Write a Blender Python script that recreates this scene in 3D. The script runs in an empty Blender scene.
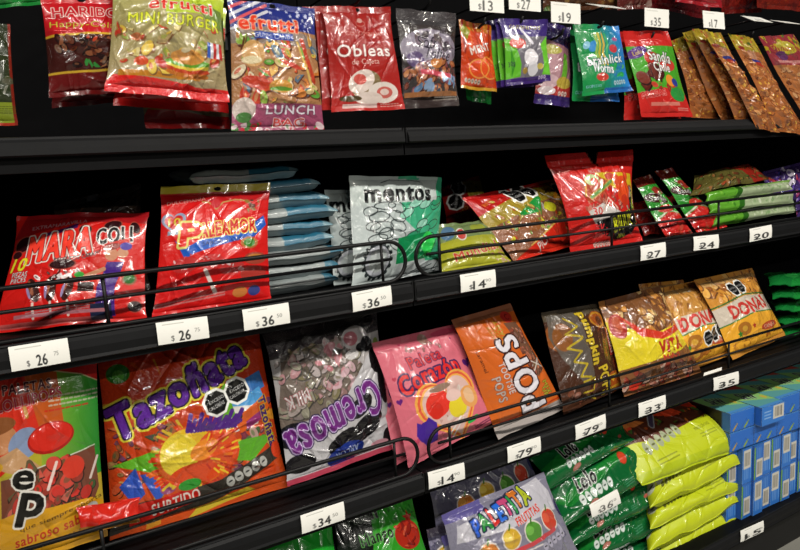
import bpy, bmesh, math, random
import numpy as np
from mathutils import Matrix, Vector

# ------------------------------------------------------------------ camera, world, light
SC = bpy.context.scene
COL = SC.collection
F = 650.0
CAMP = np.array([-0.6288, -1.0648, 1.275])          # a shopper's eye, crouching a little, 1.06 m from the shelf lips
EX = np.array([0.86445838, -0.49905172, -0.06049045])
EY = np.array([0.13138573, 0.1081437, 0.985415])
EZ = np.array([-0.48523139, -0.85979784, 0.159054])
# rows of the camera rotation: world X, Y, Z seen from the camera
R3 = np.stack([EX, EY, EZ], 1)                       # world = R3 @ cam
cam = bpy.data.cameras.new('camera'); co = bpy.data.objects.new('camera', cam); COL.objects.link(co)
cam.sensor_fit = 'HORIZONTAL'; cam.sensor_width = 36; cam.lens = 36 * F / 800
cam.clip_start = .02
co.matrix_world = Matrix([[EX[0], EY[0], EZ[0], CAMP[0]], [EX[1], EY[1], EZ[1], CAMP[1]], [EX[2], EY[2], EZ[2], CAMP[2]], [0, 0, 0, 1]])
SC.camera = co
W = bpy.data.worlds.new('store_air'); SC.world = W; W.use_nodes = True
W.node_tree.nodes['Background'].inputs[0].default_value = (.75, .85, 1, 1)
W.node_tree.nodes['Background'].inputs[1].default_value = .025
def lamp(x, y, z, sx, sy, e, c=(1, .95, .86), rot=0):
    l = bpy.data.lights.new('ceiling_lamp', 'AREA'); l.shape = 'RECTANGLE'; l.size = sx; l.size_y = sy; l.energy = e; l.color = c
    o = bpy.data.objects.new('ceiling_lamp', l); COL.objects.link(o); o.location = (x, y, z); o.rotation_euler = (rot, 0, 0)
for lx in (-1.9, 0.1, 2.1): lamp(lx, -1.95, 3.0, 1.3, .16, 72)
for lx in (-1.0, 1.6): lamp(lx, -4.4, 3.0, 1.3, .14, 60)
SC.view_settings.view_transform = 'Standard'; SC.view_settings.look = 'None'
SC.view_settings.exposure = -0.08; SC.view_settings.gamma = 1; SC.view_settings.use_curve_mapping = False

# shelf heights (top of each lip) and lip size
Z1, Z2, Z3, Z4 = 1.3526, 1.0626, 0.669, 0.172
def ray(px, py): return R3 @ np.array([px - 400.0, 275.0 - py, -F])
def at(px, py, y):
    r = ray(px, py); return CAMP + r * ((y - CAMP[1]) / r[1])
def atz(px, py, z):
    r = ray(px, py); return CAMP + r * ((z - CAMP[2]) / r[2])
def proj(p):
    c = R3.T @ (np.asarray(p) - CAMP); return 400 - F * c[0] / c[2], 275 + F * c[1] / c[2]

# ------------------------------------------------------------------ materials
def new_mat(name):
    m = bpy.data.materials.new(name); m.use_nodes = True
    return m, m.node_tree.nodes, m.node_tree.links, m.node_tree.nodes['Principled BSDF']
def solid(name, c, rough=.5, metal=0, nscale=60, namp=.12, bump=.0, coat=0, spec=.5):
    m, N, L, B = new_mat(name)
    B.inputs['Roughness'].default_value = rough; B.inputs['Metallic'].default_value = metal
    B.inputs['Coat Weight'].default_value = coat; B.inputs['Specular IOR Level'].default_value = spec
    tc = N.new('ShaderNodeTexCoord'); n = N.new('ShaderNodeTexNoise'); n.inputs['Scale'].default_value = nscale; n.inputs['Detail'].default_value = 5
    L.new(tc.outputs['Object'], n.inputs['Vector'])
    mx = N.new('ShaderNodeMix'); mx.data_type = 'RGBA'
    mx.inputs[6].default_value = (*[k * (1 - namp) for k in c], 1); mx.inputs[7].default_value = (*[min(1, k * (1 + namp)) for k in c], 1)
    L.new(n.outputs['Fac'], mx.inputs[0]); L.new(mx.outputs[2], B.inputs['Base Color'])
    if bump:
        b = N.new('ShaderNodeBump'); b.inputs['Strength'].default_value = bump; b.inputs['Distance'].default_value = .002
        L.new(n.outputs['Fac'], b.inputs['Height']); L.new(b.outputs[0], B.inputs['Normal'])
    return m
def film(name, rough, coat, bump=.25, scale=90, spec=.5, crough=.08):
    """printed plastic film: the print is a colour attribute, crinkles a noise bump"""
    m, N, L, B = new_mat(name)
    a = N.new('ShaderNodeAttribute'); a.attribute_name = 'print'
    L.new(a.outputs['Color'], B.inputs['Base Color']); L.new(a.outputs['Alpha'], B.inputs['Alpha'])
    B.inputs['Roughness'].default_value = rough; B.inputs['Coat Weight'].default_value = coat; B.inputs['Coat Roughness'].default_value = crough
    B.inputs['Specular IOR Level'].default_value = spec
    tc = N.new('ShaderNodeTexCoord'); n = N.new('ShaderNodeTexNoise'); n.inputs['Scale'].default_value = scale
    n.inputs['Detail'].default_value = 3; n.inputs['Distortion'].default_value = .6
    L.new(tc.outputs['Object'], n.inputs['Vector'])
    b = N.new('ShaderNodeBump'); b.inputs['Strength'].default_value = bump; b.inputs['Distance'].default_value = .004
    L.new(n.outputs['Fac'], b.inputs['Height']); L.new(b.outputs[0], B.inputs['Normal'])
    return m
M = {
 'gloss': film('glossy_printed_film', .25, .5, .22, 90, .35, .06),
 'satin': film('satin_printed_film', .4, .25, .2, 60),
 'foil': film('crinkled_clear_film', .22, .9, .5, 110, .35, .04),
 'card': film('printed_card', .5, .1, .03, 20),
 'paper': film('printed_paper', .6, 0, .02, 20),
 'black': solid('black_powder_coated_steel', (.006, .006, .0065), .45, 0, 180, .3, .05, spec=.3),
 'deck': solid('black_shelf_deck', (.0025, .0025, .003), .6, 0, 90, .3, .05, spec=.12),
 'lip': solid('black_price_channel_plastic', (.008, .0082, .009), .5, 0, 40, .2, .03, .0, spec=.13),
 'wire': solid('black_coated_wire', (.004, .004, .0045), .45, 0, 200, .2, spec=.25),
 'back': solid('black_back_panel', (.0025, .0025, .003), .8, 0, 30, .3, spec=.08),
 'floor': solid('polished_store_floor', (.23, .225, .2), .25, 0, 6, .25, .02, .2),
 'wall': solid('painted_store_wall', (.34, .33, .31), .8, 0, 4, .1),
 'zinc': solid('zinc_plated_wire', (.28, .28, .29), .35, .9, 60, .2),
}

# ------------------------------------------------------------------ objects
def tag(o, label=None, cat=None, group=None, kind=None):
    if label: o['label'] = label
    if cat: o['category'] = cat
    if group: o['group'] = group
    if kind: o['kind'] = kind
    return o
def empty(name, loc):
    o = bpy.data.objects.new(name, None); o.empty_display_size = .03; COL.objects.link(o); o.location = loc; return o
def mesh_obj(name, verts, faces, mat, parent=None, origin=(0, 0, 0), colors=None, smooth=True):
    """verts (n,3) world, faces (m,4) or list -> one mesh object whose origin is `origin`"""
    v = np.asarray(verts, float) - np.asarray(origin, float)
    me = bpy.data.meshes.new(name)
    if isinstance(faces, np.ndarray):
        me.vertices.add(len(v)); me.vertices.foreach_set('co', v.astype(np.float32).ravel())
        k = faces.shape[1]; me.loops.add(faces.size); me.polygons.add(len(faces))
        me.loops.foreach_set('vertex_index', faces.astype(np.int32).ravel())
        me.polygons.foreach_set('loop_start', np.arange(0, faces.size, k, dtype=np.int32))
        me.update(calc_edges=True)
    else:
        me.from_pydata(v.tolist(), [], faces); me.update()
    if smooth: me.polygons.foreach_set('use_smooth', np.ones(len(me.polygons), bool)); me.update()
    if colors is not None:
        at_ = me.color_attributes.new('print', 'FLOAT_COLOR', 'POINT')
        at_.data.foreach_set('color', np.asarray(colors, np.float32).ravel())
    me.materials.append(M[mat] if isinstance(mat, str) else mat)
    o = bpy.data.objects.new(name, me); COL.objects.link(o)
    if parent is not None: o.parent = parent; o.location = Vector(origin) - Vector(parent.location)
    else: o.location = origin
    return o
def copy_tree(o, off=(0, 0, 0), rotz=None, label=None, group=None, parent=None):
    c = o.copy(); COL.objects.link(c)
    if parent is not None: c.parent = parent
    else:
        c.location = Vector(o.location) + Vector(off)
        if rotz is not None: c.rotation_euler = rotz if not isinstance(rotz, (int, float)) else (0, 0, rotz)
        if label: c['label'] = label
        if group: c['group'] = group
    for ch in list(o.children): copy_tree(ch, parent=c)
    return c
class MB:
    def __init__(s): s.v = []; s.f = []
    def box(s, x0, x1, y0, y1, z0, z1):
        b = len(s.v); s.v += [(x, y, z) for x in (x0, x1) for y in (y0, y1) for z in (z0, z1)]
        s.f += [tuple(b + i for i in q) for q in ((0, 1, 3, 2), (4, 6, 7, 5), (0, 4, 5, 1), (2, 3, 7, 6), (0, 2, 6, 4), (1, 5, 7, 3))]; return s
    def prism(s, prof, x0, x1):
        """profile in (y, z), swept along x"""
        b = len(s.v); n = len(prof)
        s.v += [(x0, y, z) for y, z in prof] + [(x1, y, z) for y, z in prof]
        s.f += [(b + i, b + (i + 1) % n, b + n + (i + 1) % n, b + n + i) for i in range(n)]
        s.f += [tuple(b + i for i in range(n))[::-1], tuple(b + n + i for i in range(n))]; return s
    def tube(s, pts, r, n=8):
        P = [Vector(p) for p in pts]; b = len(s.v); prev = None
        for i, p in enumerate(P):
            d = (P[min(i + 1, len(P) - 1)] - P[max(i - 1, 0)]).normalized()
            ref = prev if prev is not None else (Vector((0, 0, 1)) if abs(d.z) < .9 else Vector((0, 1, 0)))
            a = (ref - d * ref.dot(d)).normalized(); c = d.cross(a); prev = a
            s.v += [tuple(p + (a * math.cos(2 * math.pi * k / n) + c * math.sin(2 * math.pi * k / n)) * r) for k in range(n)]
        for i in range(len(P) - 1):
            for k in range(n): s.f.append((b + i * n + k, b + i * n + (k + 1) % n, b + (i + 1) * n + (k + 1) % n, b + (i + 1) * n + k))
        s.f += [tuple(b + k for k in range(n))[::-1], tuple(b + (len(P) - 1) * n + k for k in range(n))]; return s
    def build(s, name, mat, parent=None, origin=(0, 0, 0), smooth=False): return mesh_obj(name, s.v, s.f, mat, parent, origin, None, smooth)

# ------------------------------------------------------------------ print artwork, rasterised from shapes and lettering
_glyph = {}
def glyphs(s, tr_=1.0):
    """triangles of a line of text in the built-in font"""
    k = (s, tr_)
    if k in _glyph: return _glyph[k]
    cu = bpy.data.curves.new('lettering', 'FONT'); cu.body = s; cu.fill_mode = 'FRONT'; cu.resolution_u = 3; cu.space_character = tr_
    ob = bpy.data.objects.new('lettering', cu); me = ob.to_mesh(); me.calc_loop_triangles()
    v = np.empty(len(me.vertices) * 3, np.float32); me.vertices.foreach_get('co', v)
    t = np.empty(len(me.loop_triangles) * 3, np.int32); me.loop_triangles.foreach_get('vertices', t)
    r = (v.reshape(-1, 3)[:, :2].astype(float), t.reshape(-1, 3))
    ob.to_mesh_clear(); bpy.data.objects.remove(ob); bpy.data.curves.remove(cu)
    _glyph[k] = r; return r
def C(h):
    if isinstance(h, str): return np.array([int(h[i:i + 2], 16) for i in (0, 2, 4)]) / 255.
    return np.asarray(h, float)
class Art:
    """u right, v up, both 0..1; sizes are fractions of the height"""
    def __init__(s, w, h, base='cc2020', seed=1):
        s.W, s.H = max(8, int(w)), max(8, int(h)); s.a = np.ones((s.H, s.W, 4)); s.a[..., :3] = C(base); s.rng = np.random.RandomState(seed)
        s.asp = s.W / s.H
    def _pt(s, p): return np.array([p[0] * s.W, p[1] * s.H])
    def _grid(s, x0, x1, y0, y1):
        x0 = max(0, int(x0)); y0 = max(0, int(y0)); x1 = min(s.W, int(x1) + 2); y1 = min(s.H, int(y1) + 2)
        if x1 <= x0 or y1 <= y0: return None
        return x0, x1, y0, y1, np.arange(x0, x1)[None, :] + .5, np.arange(y0, y1)[:, None] + .5
    def _put(s, g, m, c, al=1.):
        x0, x1, y0, y1 = g[:4]; sub = s.a[y0:y1, x0:x1]
        c = C(c) if not isinstance(c, np.ndarray) or c.ndim == 1 else c
        sub[m, :3] = sub[m, :3] * (1 - al) + (c if c.ndim == 1 else c[m]) * al
        if al > .5: sub[m, 3] = 1
        return s
    def poly(s, pts, c, al=1.):
        P = np.array([s._pt(p) for p in pts]); g = s._grid(P[:, 0].min(), P[:, 0].max(), P[:, 1].min(), P[:, 1].max())
        if g is None: return s
        X, Y = g[4], g[5]; m = np.zeros((g[3] - g[2], g[1] - g[0]), bool)
        for i in range(len(P)):
            (xa, ya), (xb, yb) = P[i], P[(i + 1) % len(P)]
            if ya == yb: continue
            m ^= ((ya > Y) != (yb > Y)) & (X < (xb - xa) * (Y - ya) / (yb - ya) + xa)
        return s._put(g, m, c, al)
    def hole(s, pts):
        b = s.a[..., 3].copy(); s.poly(pts, '000000'); 
        P = np.array([s._pt(p) for p in pts]); Y, X = np.mgrid[0:s.H, 0:s.W] + .5; m = np.zeros((s.H, s.W), bool)
        for i in range(len(P)):
            (xa, ya), (xb, yb) = P[i], P[(i + 1) % len(P)]
            if ya != yb: m ^= ((ya > Y) != (yb > Y)) & (X < (xb - xa) * (Y - ya) / (yb - ya) + xa)
        s.a[..., 3] = b; s.a[m, 3] = 0; return s
    def rect(s, u0, v0, u1, v1, c, al=1.): return s.poly([(u0, v0), (u1, v0), (u1, v1), (u0, v1)], c, al)
    def ell(s, u, v, rx, ry, c, rot=0, al=1.):
        cx, cy = s._pt((u, v)); a, b = max(rx * s.H, .6), max(ry * s.H, .6); R = max(a, b)
        g = s._grid(cx - R, cx + R, cy - R, cy + R)
        if g is None: return s
        t = math.radians(rot); dx, dy = g[4] - cx, g[5] - cy
        p = dx * math.cos(t) + dy * math.sin(t); q = -dx * math.sin(t) + dy * math.cos(t)
        return s._put(g, (p / a) ** 2 + (q / b) ** 2 <= 1, c, al)
    def ring(s, u, v, rx, ry, w, c, cin=None, rot=0):
        if cin is None:
            n = 40; t = math.radians(rot)
            pts = []
            for k in range(n + 1):
                a = 2 * math.pi * k / n; p, q = rx * math.cos(a), ry * math.sin(a)
                pts.append((u + (p * math.cos(t) - q * math.sin(t)) / s.asp, v + p * math.sin(t) + q * math.cos(t)))
            return s.line(pts, w, c)
        s.ell(u, v, rx, ry, c, rot); return s.ell(u, v, rx - w, ry - w, cin, rot)
    def line(s, pts, w, c, al=1.):
        P = [s._pt(p) for p in pts]; h = max(w * s.H / 2, .55)
        for a, b in zip(P[:-1], P[1:]):
            g = s._grid(min(a[0], b[0]) - h, max(a[0], b[0]) + h, min(a[1], b[1]) - h, max(a[1], b[1]) + h)
            if g is None: continue
            d = b - a; L = max(d.dot(d), 1e-9); t = np.clip(((g[4] - a[0]) * d[0] + (g[5] - a[1]) * d[1]) / L, 0, 1)
            m = (g[4] - a[0] - t * d[0]) ** 2 + (g[5] - a[1] - t * d[1]) ** 2 <= h * h
            s._put(g, m, c, al)
        return s
    def grad(s, u0, v0, u1, v1, c0, c1, horiz=False):
        g = s._grid(u0 * s.W, u1 * s.W - 1, v0 * s.H, v1 * s.H - 1)
        if g is None: return s
        t = ((g[4] / s.W - u0) / (u1 - u0) + 0 * g[5]) if horiz else ((g[5] / s.H - v0) / (v1 - v0) + 0 * g[4])
        t = np.clip(t, 0, 1)[..., None]; s.a[g[2]:g[3], g[0]:g[1], :3] = C(c0) * (1 - t) + C(c1) * t; return s
    def alpha(s, u0, v0, u1, v1, al): s.a[int(v0 * s.H):int(v1 * s.H), int(u0 * s.W):int(u1 * s.W), 3] = al; return s
    def star(s, u, v, r, c, n=5, inner=.45, rot=90):
        pts = []
        for k in range(2 * n):
            a = math.radians(rot + 180 * k / n); q = r if k % 2 == 0 else r * inner
            pts.append((u + q * math.cos(a) / s.asp, v + q * math.sin(a)))
        return s.poly(pts, c)
    def heart(s, u, v, r, c, rot=0):
        pts = []; tr = math.radians(rot)
        for k in range(40):
            t = 2 * math.pi * k / 40; x = 16 * math.sin(t) ** 3 / 17 * r; y = (13 * math.cos(t) - 5 * math.cos(2 * t) - 2 * math.cos(3 * t) - math.cos(4 * t)) / 17 * r
            pts.append((u + (x * math.cos(tr) - y * math.sin(tr)) / s.asp, v + x * math.sin(tr) + y * math.cos(tr)))
        return s.poly(pts, c)
    def text(s, t, u, v, h, c, rot=0, w=None, out=(), arc=0, bold=.02, wob=0, sh=0, cols=None, al=1.):
        """centred at (u, v), cap height h, optional width w (fraction of art height), out = [(extra offset, colour)...] from the outermost in"""
        tk = round(1.0 + min(bold, .05) * 2.4 + .02 * len(out), 3); V, T = glyphs(t, tk)
        if not len(V): return s
        x0, x1 = V[:, 0].min(), V[:, 0].max(); fs = h / .70; sx = fs
        if w is not None:
            w = min(w, .87 * (s.asp if abs(math.cos(math.radians(rot))) > .6 else 1)); sx = w / max(x1 - x0, 1e-6)
        tr = math.radians(rot); cr, sr = math.cos(tr), math.sin(tr); cx, cy = s._pt((u, v))
        X = (V[:, 0] - (x0 + x1) / 2) * sx; Y = (V[:, 1] - .35) * fs
        if arc: Y = Y - arc * ((X / max((x1 - x0) * sx / 2, 1e-6)) ** 2 - .4)
        if wob: Y = Y + wob * np.sin(X * 55 / max(h * 10, .3))
        X = X + sh * Y
        P = np.stack([cx + (X * cr - Y * sr) * s.H, cy + (X * sr + Y * cr) * s.H], 1)
        k = min(fs, sx) * s.H; rb = bold * .42 * k; pad = int(rb + sum(o for o, _ in out[:1]) * .9 * k + 4)
        bx, by = int(P[:, 0].min()) - pad, int(P[:, 1].min()) - pad; bw, bh = int(P[:, 0].max()) + pad - bx, int(P[:, 1].max()) + pad - by
        n = len(cols) if cols else 1; masks = np.zeros((n, bh, bw), bool); cen = V[T].mean(1)[:, 0]
        for tri, xc in zip(T, cen):
            q = P[tri] - (bx, by); (ax, ay), (b_x, b_y), (c_x, c_y) = q; d = (b_x - ax) * (c_y - ay) - (c_x - ax) * (b_y - ay)
            if abs(d) < 1e-9: continue
            xa, xb = max(int(q[:, 0].min() - .5), 0), int(q[:, 0].max() + 1.5); ya, yb = max(int(q[:, 1].min() - .5), 0), int(q[:, 1].max() + 1.5)
            gx, gy = np.arange(xa, xb)[None] + .5, np.arange(ya, yb)[:, None] + .5
            w1 = ((gx - ax) * (c_y - ay) - (c_x - ax) * (gy - ay)) / d; w2 = ((b_x - ax) * (gy - ay) - (gx - ax) * (b_y - ay)) / d
            masks[int(np.clip((xc - x0) / (x1 - x0) * n, 0, n - 1)), ya:yb, xa:xb] |= (w1 >= -.02) & (w2 >= -.02) & (w1 + w2 <= 1.02)
        def grow(m, r):
            r = int(round(r)); m = m.copy()
            for i in range(r):
                o = m.copy(); o[1:] |= m[:-1]; o[:-1] |= m[1:]; o[:, 1:] |= m[:, :-1]; o[:, :-1] |= m[:, 1:]
                if i % 2: o[1:, 1:] |= m[:-1, :-1]; o[:-1, :-1] |= m[1:, 1:]; o[1:, :-1] |= m[:-1, 1:]; o[:-1, 1:] |= m[1:, :-1]
                m = o
            return m
        def paint(m, c, al):
            ya, yb, xa, xb = max(by, 0), min(by + bh, s.H), max(bx, 0), min(bx + bw, s.W)
            if yb > ya and xb > xa: s._put((xa, xb, ya, yb), m[ya - by:yb - by, xa - bx:xb - bx], c, al)
        whole = masks.any(0)
        for off, col in out: paint(grow(whole, rb + max(off * .9 * k, 1)), col, al)
        for i in range(n): paint(grow(masks[i], rb), cols[i] if cols else c, al)
        return s
    def small(s, u, v, w, n, c, rot=0, lh=.012, gap=.02):
        """n lines of small print too fine to read in the photograph"""
        tr = math.radians(rot); r = s.rng
        for i in range(n):
            p = -w / 2
            while p < w / 2:
                L = r.uniform(.01, .03); q = min(p + L, w / 2); y = -i * gap
                a = (u + (p * math.cos(tr) - y * math.sin(tr)) / s.asp, v + p * math.sin(tr) + y * math.cos(tr))
                b = (u + (q * math.cos(tr) - y * math.sin(tr)) / s.asp, v + q * math.sin(tr) + y * math.cos(tr))
                s.line([a, b], lh, c, .8); p = q + .012
        return s
    def scatter(s, u0, v0, u1, v1, n, cols, r0, r1, squash=.6, shade=None):
        r = s.rng
        for i in range(n):
            u, v = r.uniform(u0, u1), r.uniform(v0, v1); R = r.uniform(r0, r1); a = r.uniform(0, 180); c = cols[r.randint(len(cols))]
            c2 = cols[r.randint(len(cols))]; n_ = r.randint(4, 8); t = math.radians(a)
            pts = [(R * q * math.cos(b), R * squash * q * math.sin(b)) for b, q in zip(np.sort(r.uniform(0, 6.283, n_)), r.uniform(.75, 1.2, n_))]
            P = lambda k, ox=0, oy=0: [(u + ox + k * (x * math.cos(t) - y * math.sin(t)) / s.asp, v + oy + k * (x * math.sin(t) + y * math.cos(t))) for x, y in pts]
            if i % 2:
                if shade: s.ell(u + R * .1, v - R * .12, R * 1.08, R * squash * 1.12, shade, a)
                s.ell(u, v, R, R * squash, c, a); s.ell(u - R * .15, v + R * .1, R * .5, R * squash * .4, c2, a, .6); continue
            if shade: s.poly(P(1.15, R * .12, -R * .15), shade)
            s.poly(P(1), c); s.poly(P(.5, -R * .1, R * .12), c2, .6)
        return s
    def octo(s, u, v, r, rot=0, n=2):
        """black nutrition warning octagons on white"""
        t = math.radians(rot)
        for k in range(n):
            d = (k - (n - 1) / 2) * r * 1.95; cu, cv = u + d * math.cos(t) / s.asp, v + d * math.sin(t)
            for rr, c in ((r * 1.18, 'e8e8e4'), (r * .95, '0c0c0c')):
                s.poly([(cu + rr * math.cos(t + math.pi / 8 + i * math.pi / 4) / s.asp, cv + rr * math.sin(t + math.pi / 8 + i * math.pi / 4)) for i in range(8)], c)
            s.text('EXCESO', cu - .15 * r * math.sin(-t) / s.asp, cv + .22 * r, r * .26, 'd8d8d8', rot, w=r * 1.35, bold=.01)
            s.text('CALORÍAS', cu, cv - .28 * r, r * .26, 'd8d8d8', rot, w=r * 1.4, bold=.01)
        return s
    def nutri(s, u, v, n, h, rot=0, c='e8e8e8', ink='303030'):
        t = math.radians(rot); 
        for k in range(n):
            d = (k - (n - 1) / 2) * h * .8; cu, cv = u + d * math.cos(t) / s.asp, v + d * math.sin(t)
            s.ell(cu, cv, h * .36, h * .5, c, rot); s.ell(cu, cv, h * .2, h * .08, ink, rot)
        return s
    def sample(s):
        """average 2x2 and go to linear colour"""
        H, Wd = s.H // 2, s.W // 2; a = s.a[:H * 2, :Wd * 2].reshape(H, 2, Wd, 2, 4).mean((1, 3))
        c = a[..., :3]; a[..., :3] = np.where(c <= .04045, c / 12.92, ((c + .055) / 1.055) ** 2.4); return a

# ------------------------------------------------------------------ film bags
def noise_creases(U, V, w, h, rng, n, amp, wid, env=None):
    """sharp film creases: n short ridges, sizes in metres"""
    X, Y = U * w, V * h; out = np.zeros_like(X)
    for i in range(n):
        x, y = rng.uniform(0, w), rng.uniform(0, h)
        a = rng.uniform(0, math.pi); L = rng.uniform(.12, .4) * min(w, h); k = rng.uniform(.5, 1.5) * wid; A = amp * rng.uniform(.3, 1) * rng.choice([-1, 1])
        dx, dy = X - x, Y - y; p = dx * math.cos(a) + dy * math.sin(a); q = -dx * math.sin(a) + dy * math.cos(a) + .15 * p * p / L
        out += A * np.exp(-np.sqrt((q / k) ** 2 + .05)) * np.exp(-(p / L) ** 2)
    return out
def bag(name, label, cat, tl, tr, br, bl, art, th=.03, st=.06, sb=.06, mat='gloss', seed=1, crease=22, camp=.0028, lumps=0, lamp_=.004, pinch=.05,
        group=None, wave=.003, hole=False, res=1.9, back='808080', pu=2.2, qu=.85, qv=.55, tuck=0, bend=0, maxn=430, clip=None, seals=True):
    """pillow bag through four world corners (as seen from the front); art(Art) paints the front"""
    tl, tr, br, bl = [np.asarray(p, float) for p in (tl, tr, br, bl)]
    w = (np.linalg.norm(tr - tl) + np.linalg.norm(br - bl)) / 2; h = (np.linalg.norm(tl - bl) + np.linalg.norm(tr - br)) / 2
    if pu < 4: th = min(th, .26 * w)
    pj = [np.array(proj(p)) for p in (tl, tr, br, bl)]
    pw = max(np.linalg.norm(pj[1] - pj[0]), np.linalg.norm(pj[2] - pj[3])); ph = max(np.linalg.norm(pj[0] - pj[3]), np.linalg.norm(pj[1] - pj[2]))
    s_ = max(pw / w, ph / h) * res
    nu = int(np.clip(w * s_, 24, maxn)); nv = int(np.clip(h * s_, 24, maxn))
    rng = np.random.RandomState(seed)
    ctr = (bl + br) / 2; root = empty(name, ctr.tolist()); tag(root, label, cat, group)
    nrm = np.cross(tr + br - tl - bl, tl + tr - bl - br); nrm /= np.linalg.norm(nrm)
    crs = [(rng.uniform(0, 1), rng.uniform(.5, 1.5)) for _ in range(10)]
    phs = rng.uniform(0, 6.28, 6)
    st_ = np.random.RandomState(seed + 7).get_state()
    def surf(U, V, side):
        r = np.random.RandomState(seed + 3)
        s = np.clip((V - sb) / (1 - st - sb), 0, 1); e = 4 * s * (1 - s)
        pr = np.clip(1 - np.abs(2 * U - 1) ** pu, 0, 1) ** qu * e ** qv
        Uq = .5 + (U - .5) * (1 - pinch * e ** .5)
        P = ((1 - Uq) * (1 - V))[..., None] * bl + (Uq * (1 - V))[..., None] * br + (Uq * V)[..., None] * tr + ((1 - Uq) * V)[..., None] * tl
        Wv = wave * (np.sin(U * 9 + phs[0]) * np.abs(2 * V - 1) ** 3 + .5 * np.sin(U * 23 + phs[1]) * np.abs(2 * V - 1) ** 4 + .8 * np.sin(V * 7 + phs[2] + U * 3))
        Wv = Wv + bend * (1 - (2 * V - 1) ** 2)
        # pleats that run out of the seals
        pl = np.zeros_like(U)
        for i in range(9):
            x, k, L, a = r.uniform(.04, .96), r.uniform(.012, .035), r.uniform(.08, .3), r.uniform(-.5, .5)
            d = V - sb if i % 2 else 1 - st - V; sgn = r.choice([-1, 1])
            pl += sgn * camp * .9 * np.exp(-np.abs((U - x - a * d) / k)) * np.exp(-np.clip(d, 0, 1) / L) * np.clip(.25 + d / .02, 0, 1)
        cr = noise_creases(U, V, w, h, r, int(crease * 1.5), camp * (1.1 if mat == 'foil' else .85), .0038)
        q = np.clip(pr * 2.5, .12, 1)
        D = Wv + (cr + pl) * q
        if lumps and side > 0:
            lp = np.zeros_like(U)
            for i in range(lumps):
                x, y, k = r.uniform(.08, .92), r.uniform(sb + .06, .94 - st), r.uniform(.010, .02)
                d2 = ((U - x) * w) ** 2 + ((V - y) * h) ** 2; lp = np.maximum(lp, np.exp(-d2 / (k * k)))
            D = D + lp * lamp_ * np.clip(pr * 2, 0, 1)
        return P + nrm * (D + side * th / 2 * pr)[..., None]
    a = Art(nu * 2, nv * 2, '808080', seed); art(a); colr = a.sample()[:nv, :nu]
    cols = [('pouch', sb, 1 - st)]
    if seals:
        if sb > 0: cols.append(('bottom_seal', 0, sb))
        if st > 0: cols.append(('top_seal', 1 - st, 1))
    else: cols = [('pouch', 0, 1)]
    u = np.linspace(0, 1, nu); vv = np.linspace(0, 1, nv)
    bc = np.array([*(C(back) ** 2.2), 1.])
    for nm, v0, v1 in cols:
        i0, i1 = int(round(v0 * (nv - 1))), int(round(v1 * (nv - 1)))
        if i1 <= i0: continue
        sub = vv[i0:i1 + 1]; U, V = np.meshgrid(u, sub); Pf = surf(U, V, 1); m, n = U.shape
        idx = np.arange(m * n).reshape(m, n); f1 = np.stack([idx[:-1, :-1], idx[:-1, 1:], idx[1:, 1:], idx[1:, :-1]], -1).reshape(-1, 4)
        # back, coarser
        ku = max(2, n // 5); kv = max(2, m // 5); iu = np.unique(np.linspace(0, n - 1, ku).astype(int)); iv = np.unique(np.linspace(0, m - 1, kv).astype(int))
        Ub, Vb = np.meshgrid(u[iu], sub[iv]); Pb = surf(Ub, Vb, -1) - nrm * .0004; mb, nb = Ub.shape
        ib = np.arange(mb * nb).reshape(mb, nb) + m * n; f2 = np.stack([ib[:-1, :-1], ib[1:, :-1], ib[1:, 1:], ib[:-1, 1:]], -1).reshape(-1, 4)
        cb = colr[i0:i1 + 1][iv][:, iu].copy(); cb[..., :3] = cb[..., :3] * .3 + bc[:3] * .0 + .7 * colr[..., :3].reshape(-1, 3).mean(0)
        vs = np.concatenate([Pf.reshape(-1, 3), Pb.reshape(-1, 3)]); fs = np.concatenate([f1, f2])
        cc = np.concatenate([colr[i0:i1 + 1].reshape(-1, 4), cb.reshape(-1, 4)])
        po = mesh_obj(nm, vs, fs, mat, root, ctr.tolist(), cc)
        if nm == 'top_seal': seal = po
    if hole and st > 0:
        hb = MB(); p = surf(np.array([[.5]]), np.array([[1 - st * .5]]), 1)[0, 0]
        X = (tr - tl) / np.linalg.norm(tr - tl); Yv = np.cross(nrm, X); n = 14
        hb.v = [tuple(p + nrm * .0006 + X * .006 * math.cos(6.2832 * k / n) + Yv * .0035 * math.sin(6.2832 * k / n)) for k in range(n)]
        hb.f = [tuple(range(n))]; ho = hb.build('hang_hole', 'back', None, ctr.tolist()); ho.parent = seal; ho.location = (0, 0, 0)
    return root
def rest(px, py, zd): return atz(px, py, zd)
def up(p, px, py, lean=0.0):
    """the point seen at px,py at depth of p plus lean"""
    return at(px, py, p[1] + lean)

# ------------------------------------------------------------------ the setting
tag(MB().box(-4, 4, -5, 1.2, -.02, 0).build('floor', 'floor'), kind='structure')
tag(MB().box(-4, 4, 1.2, 1.3, -.02, 3.4).build('wall_back', 'wall'), kind='structure')

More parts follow.
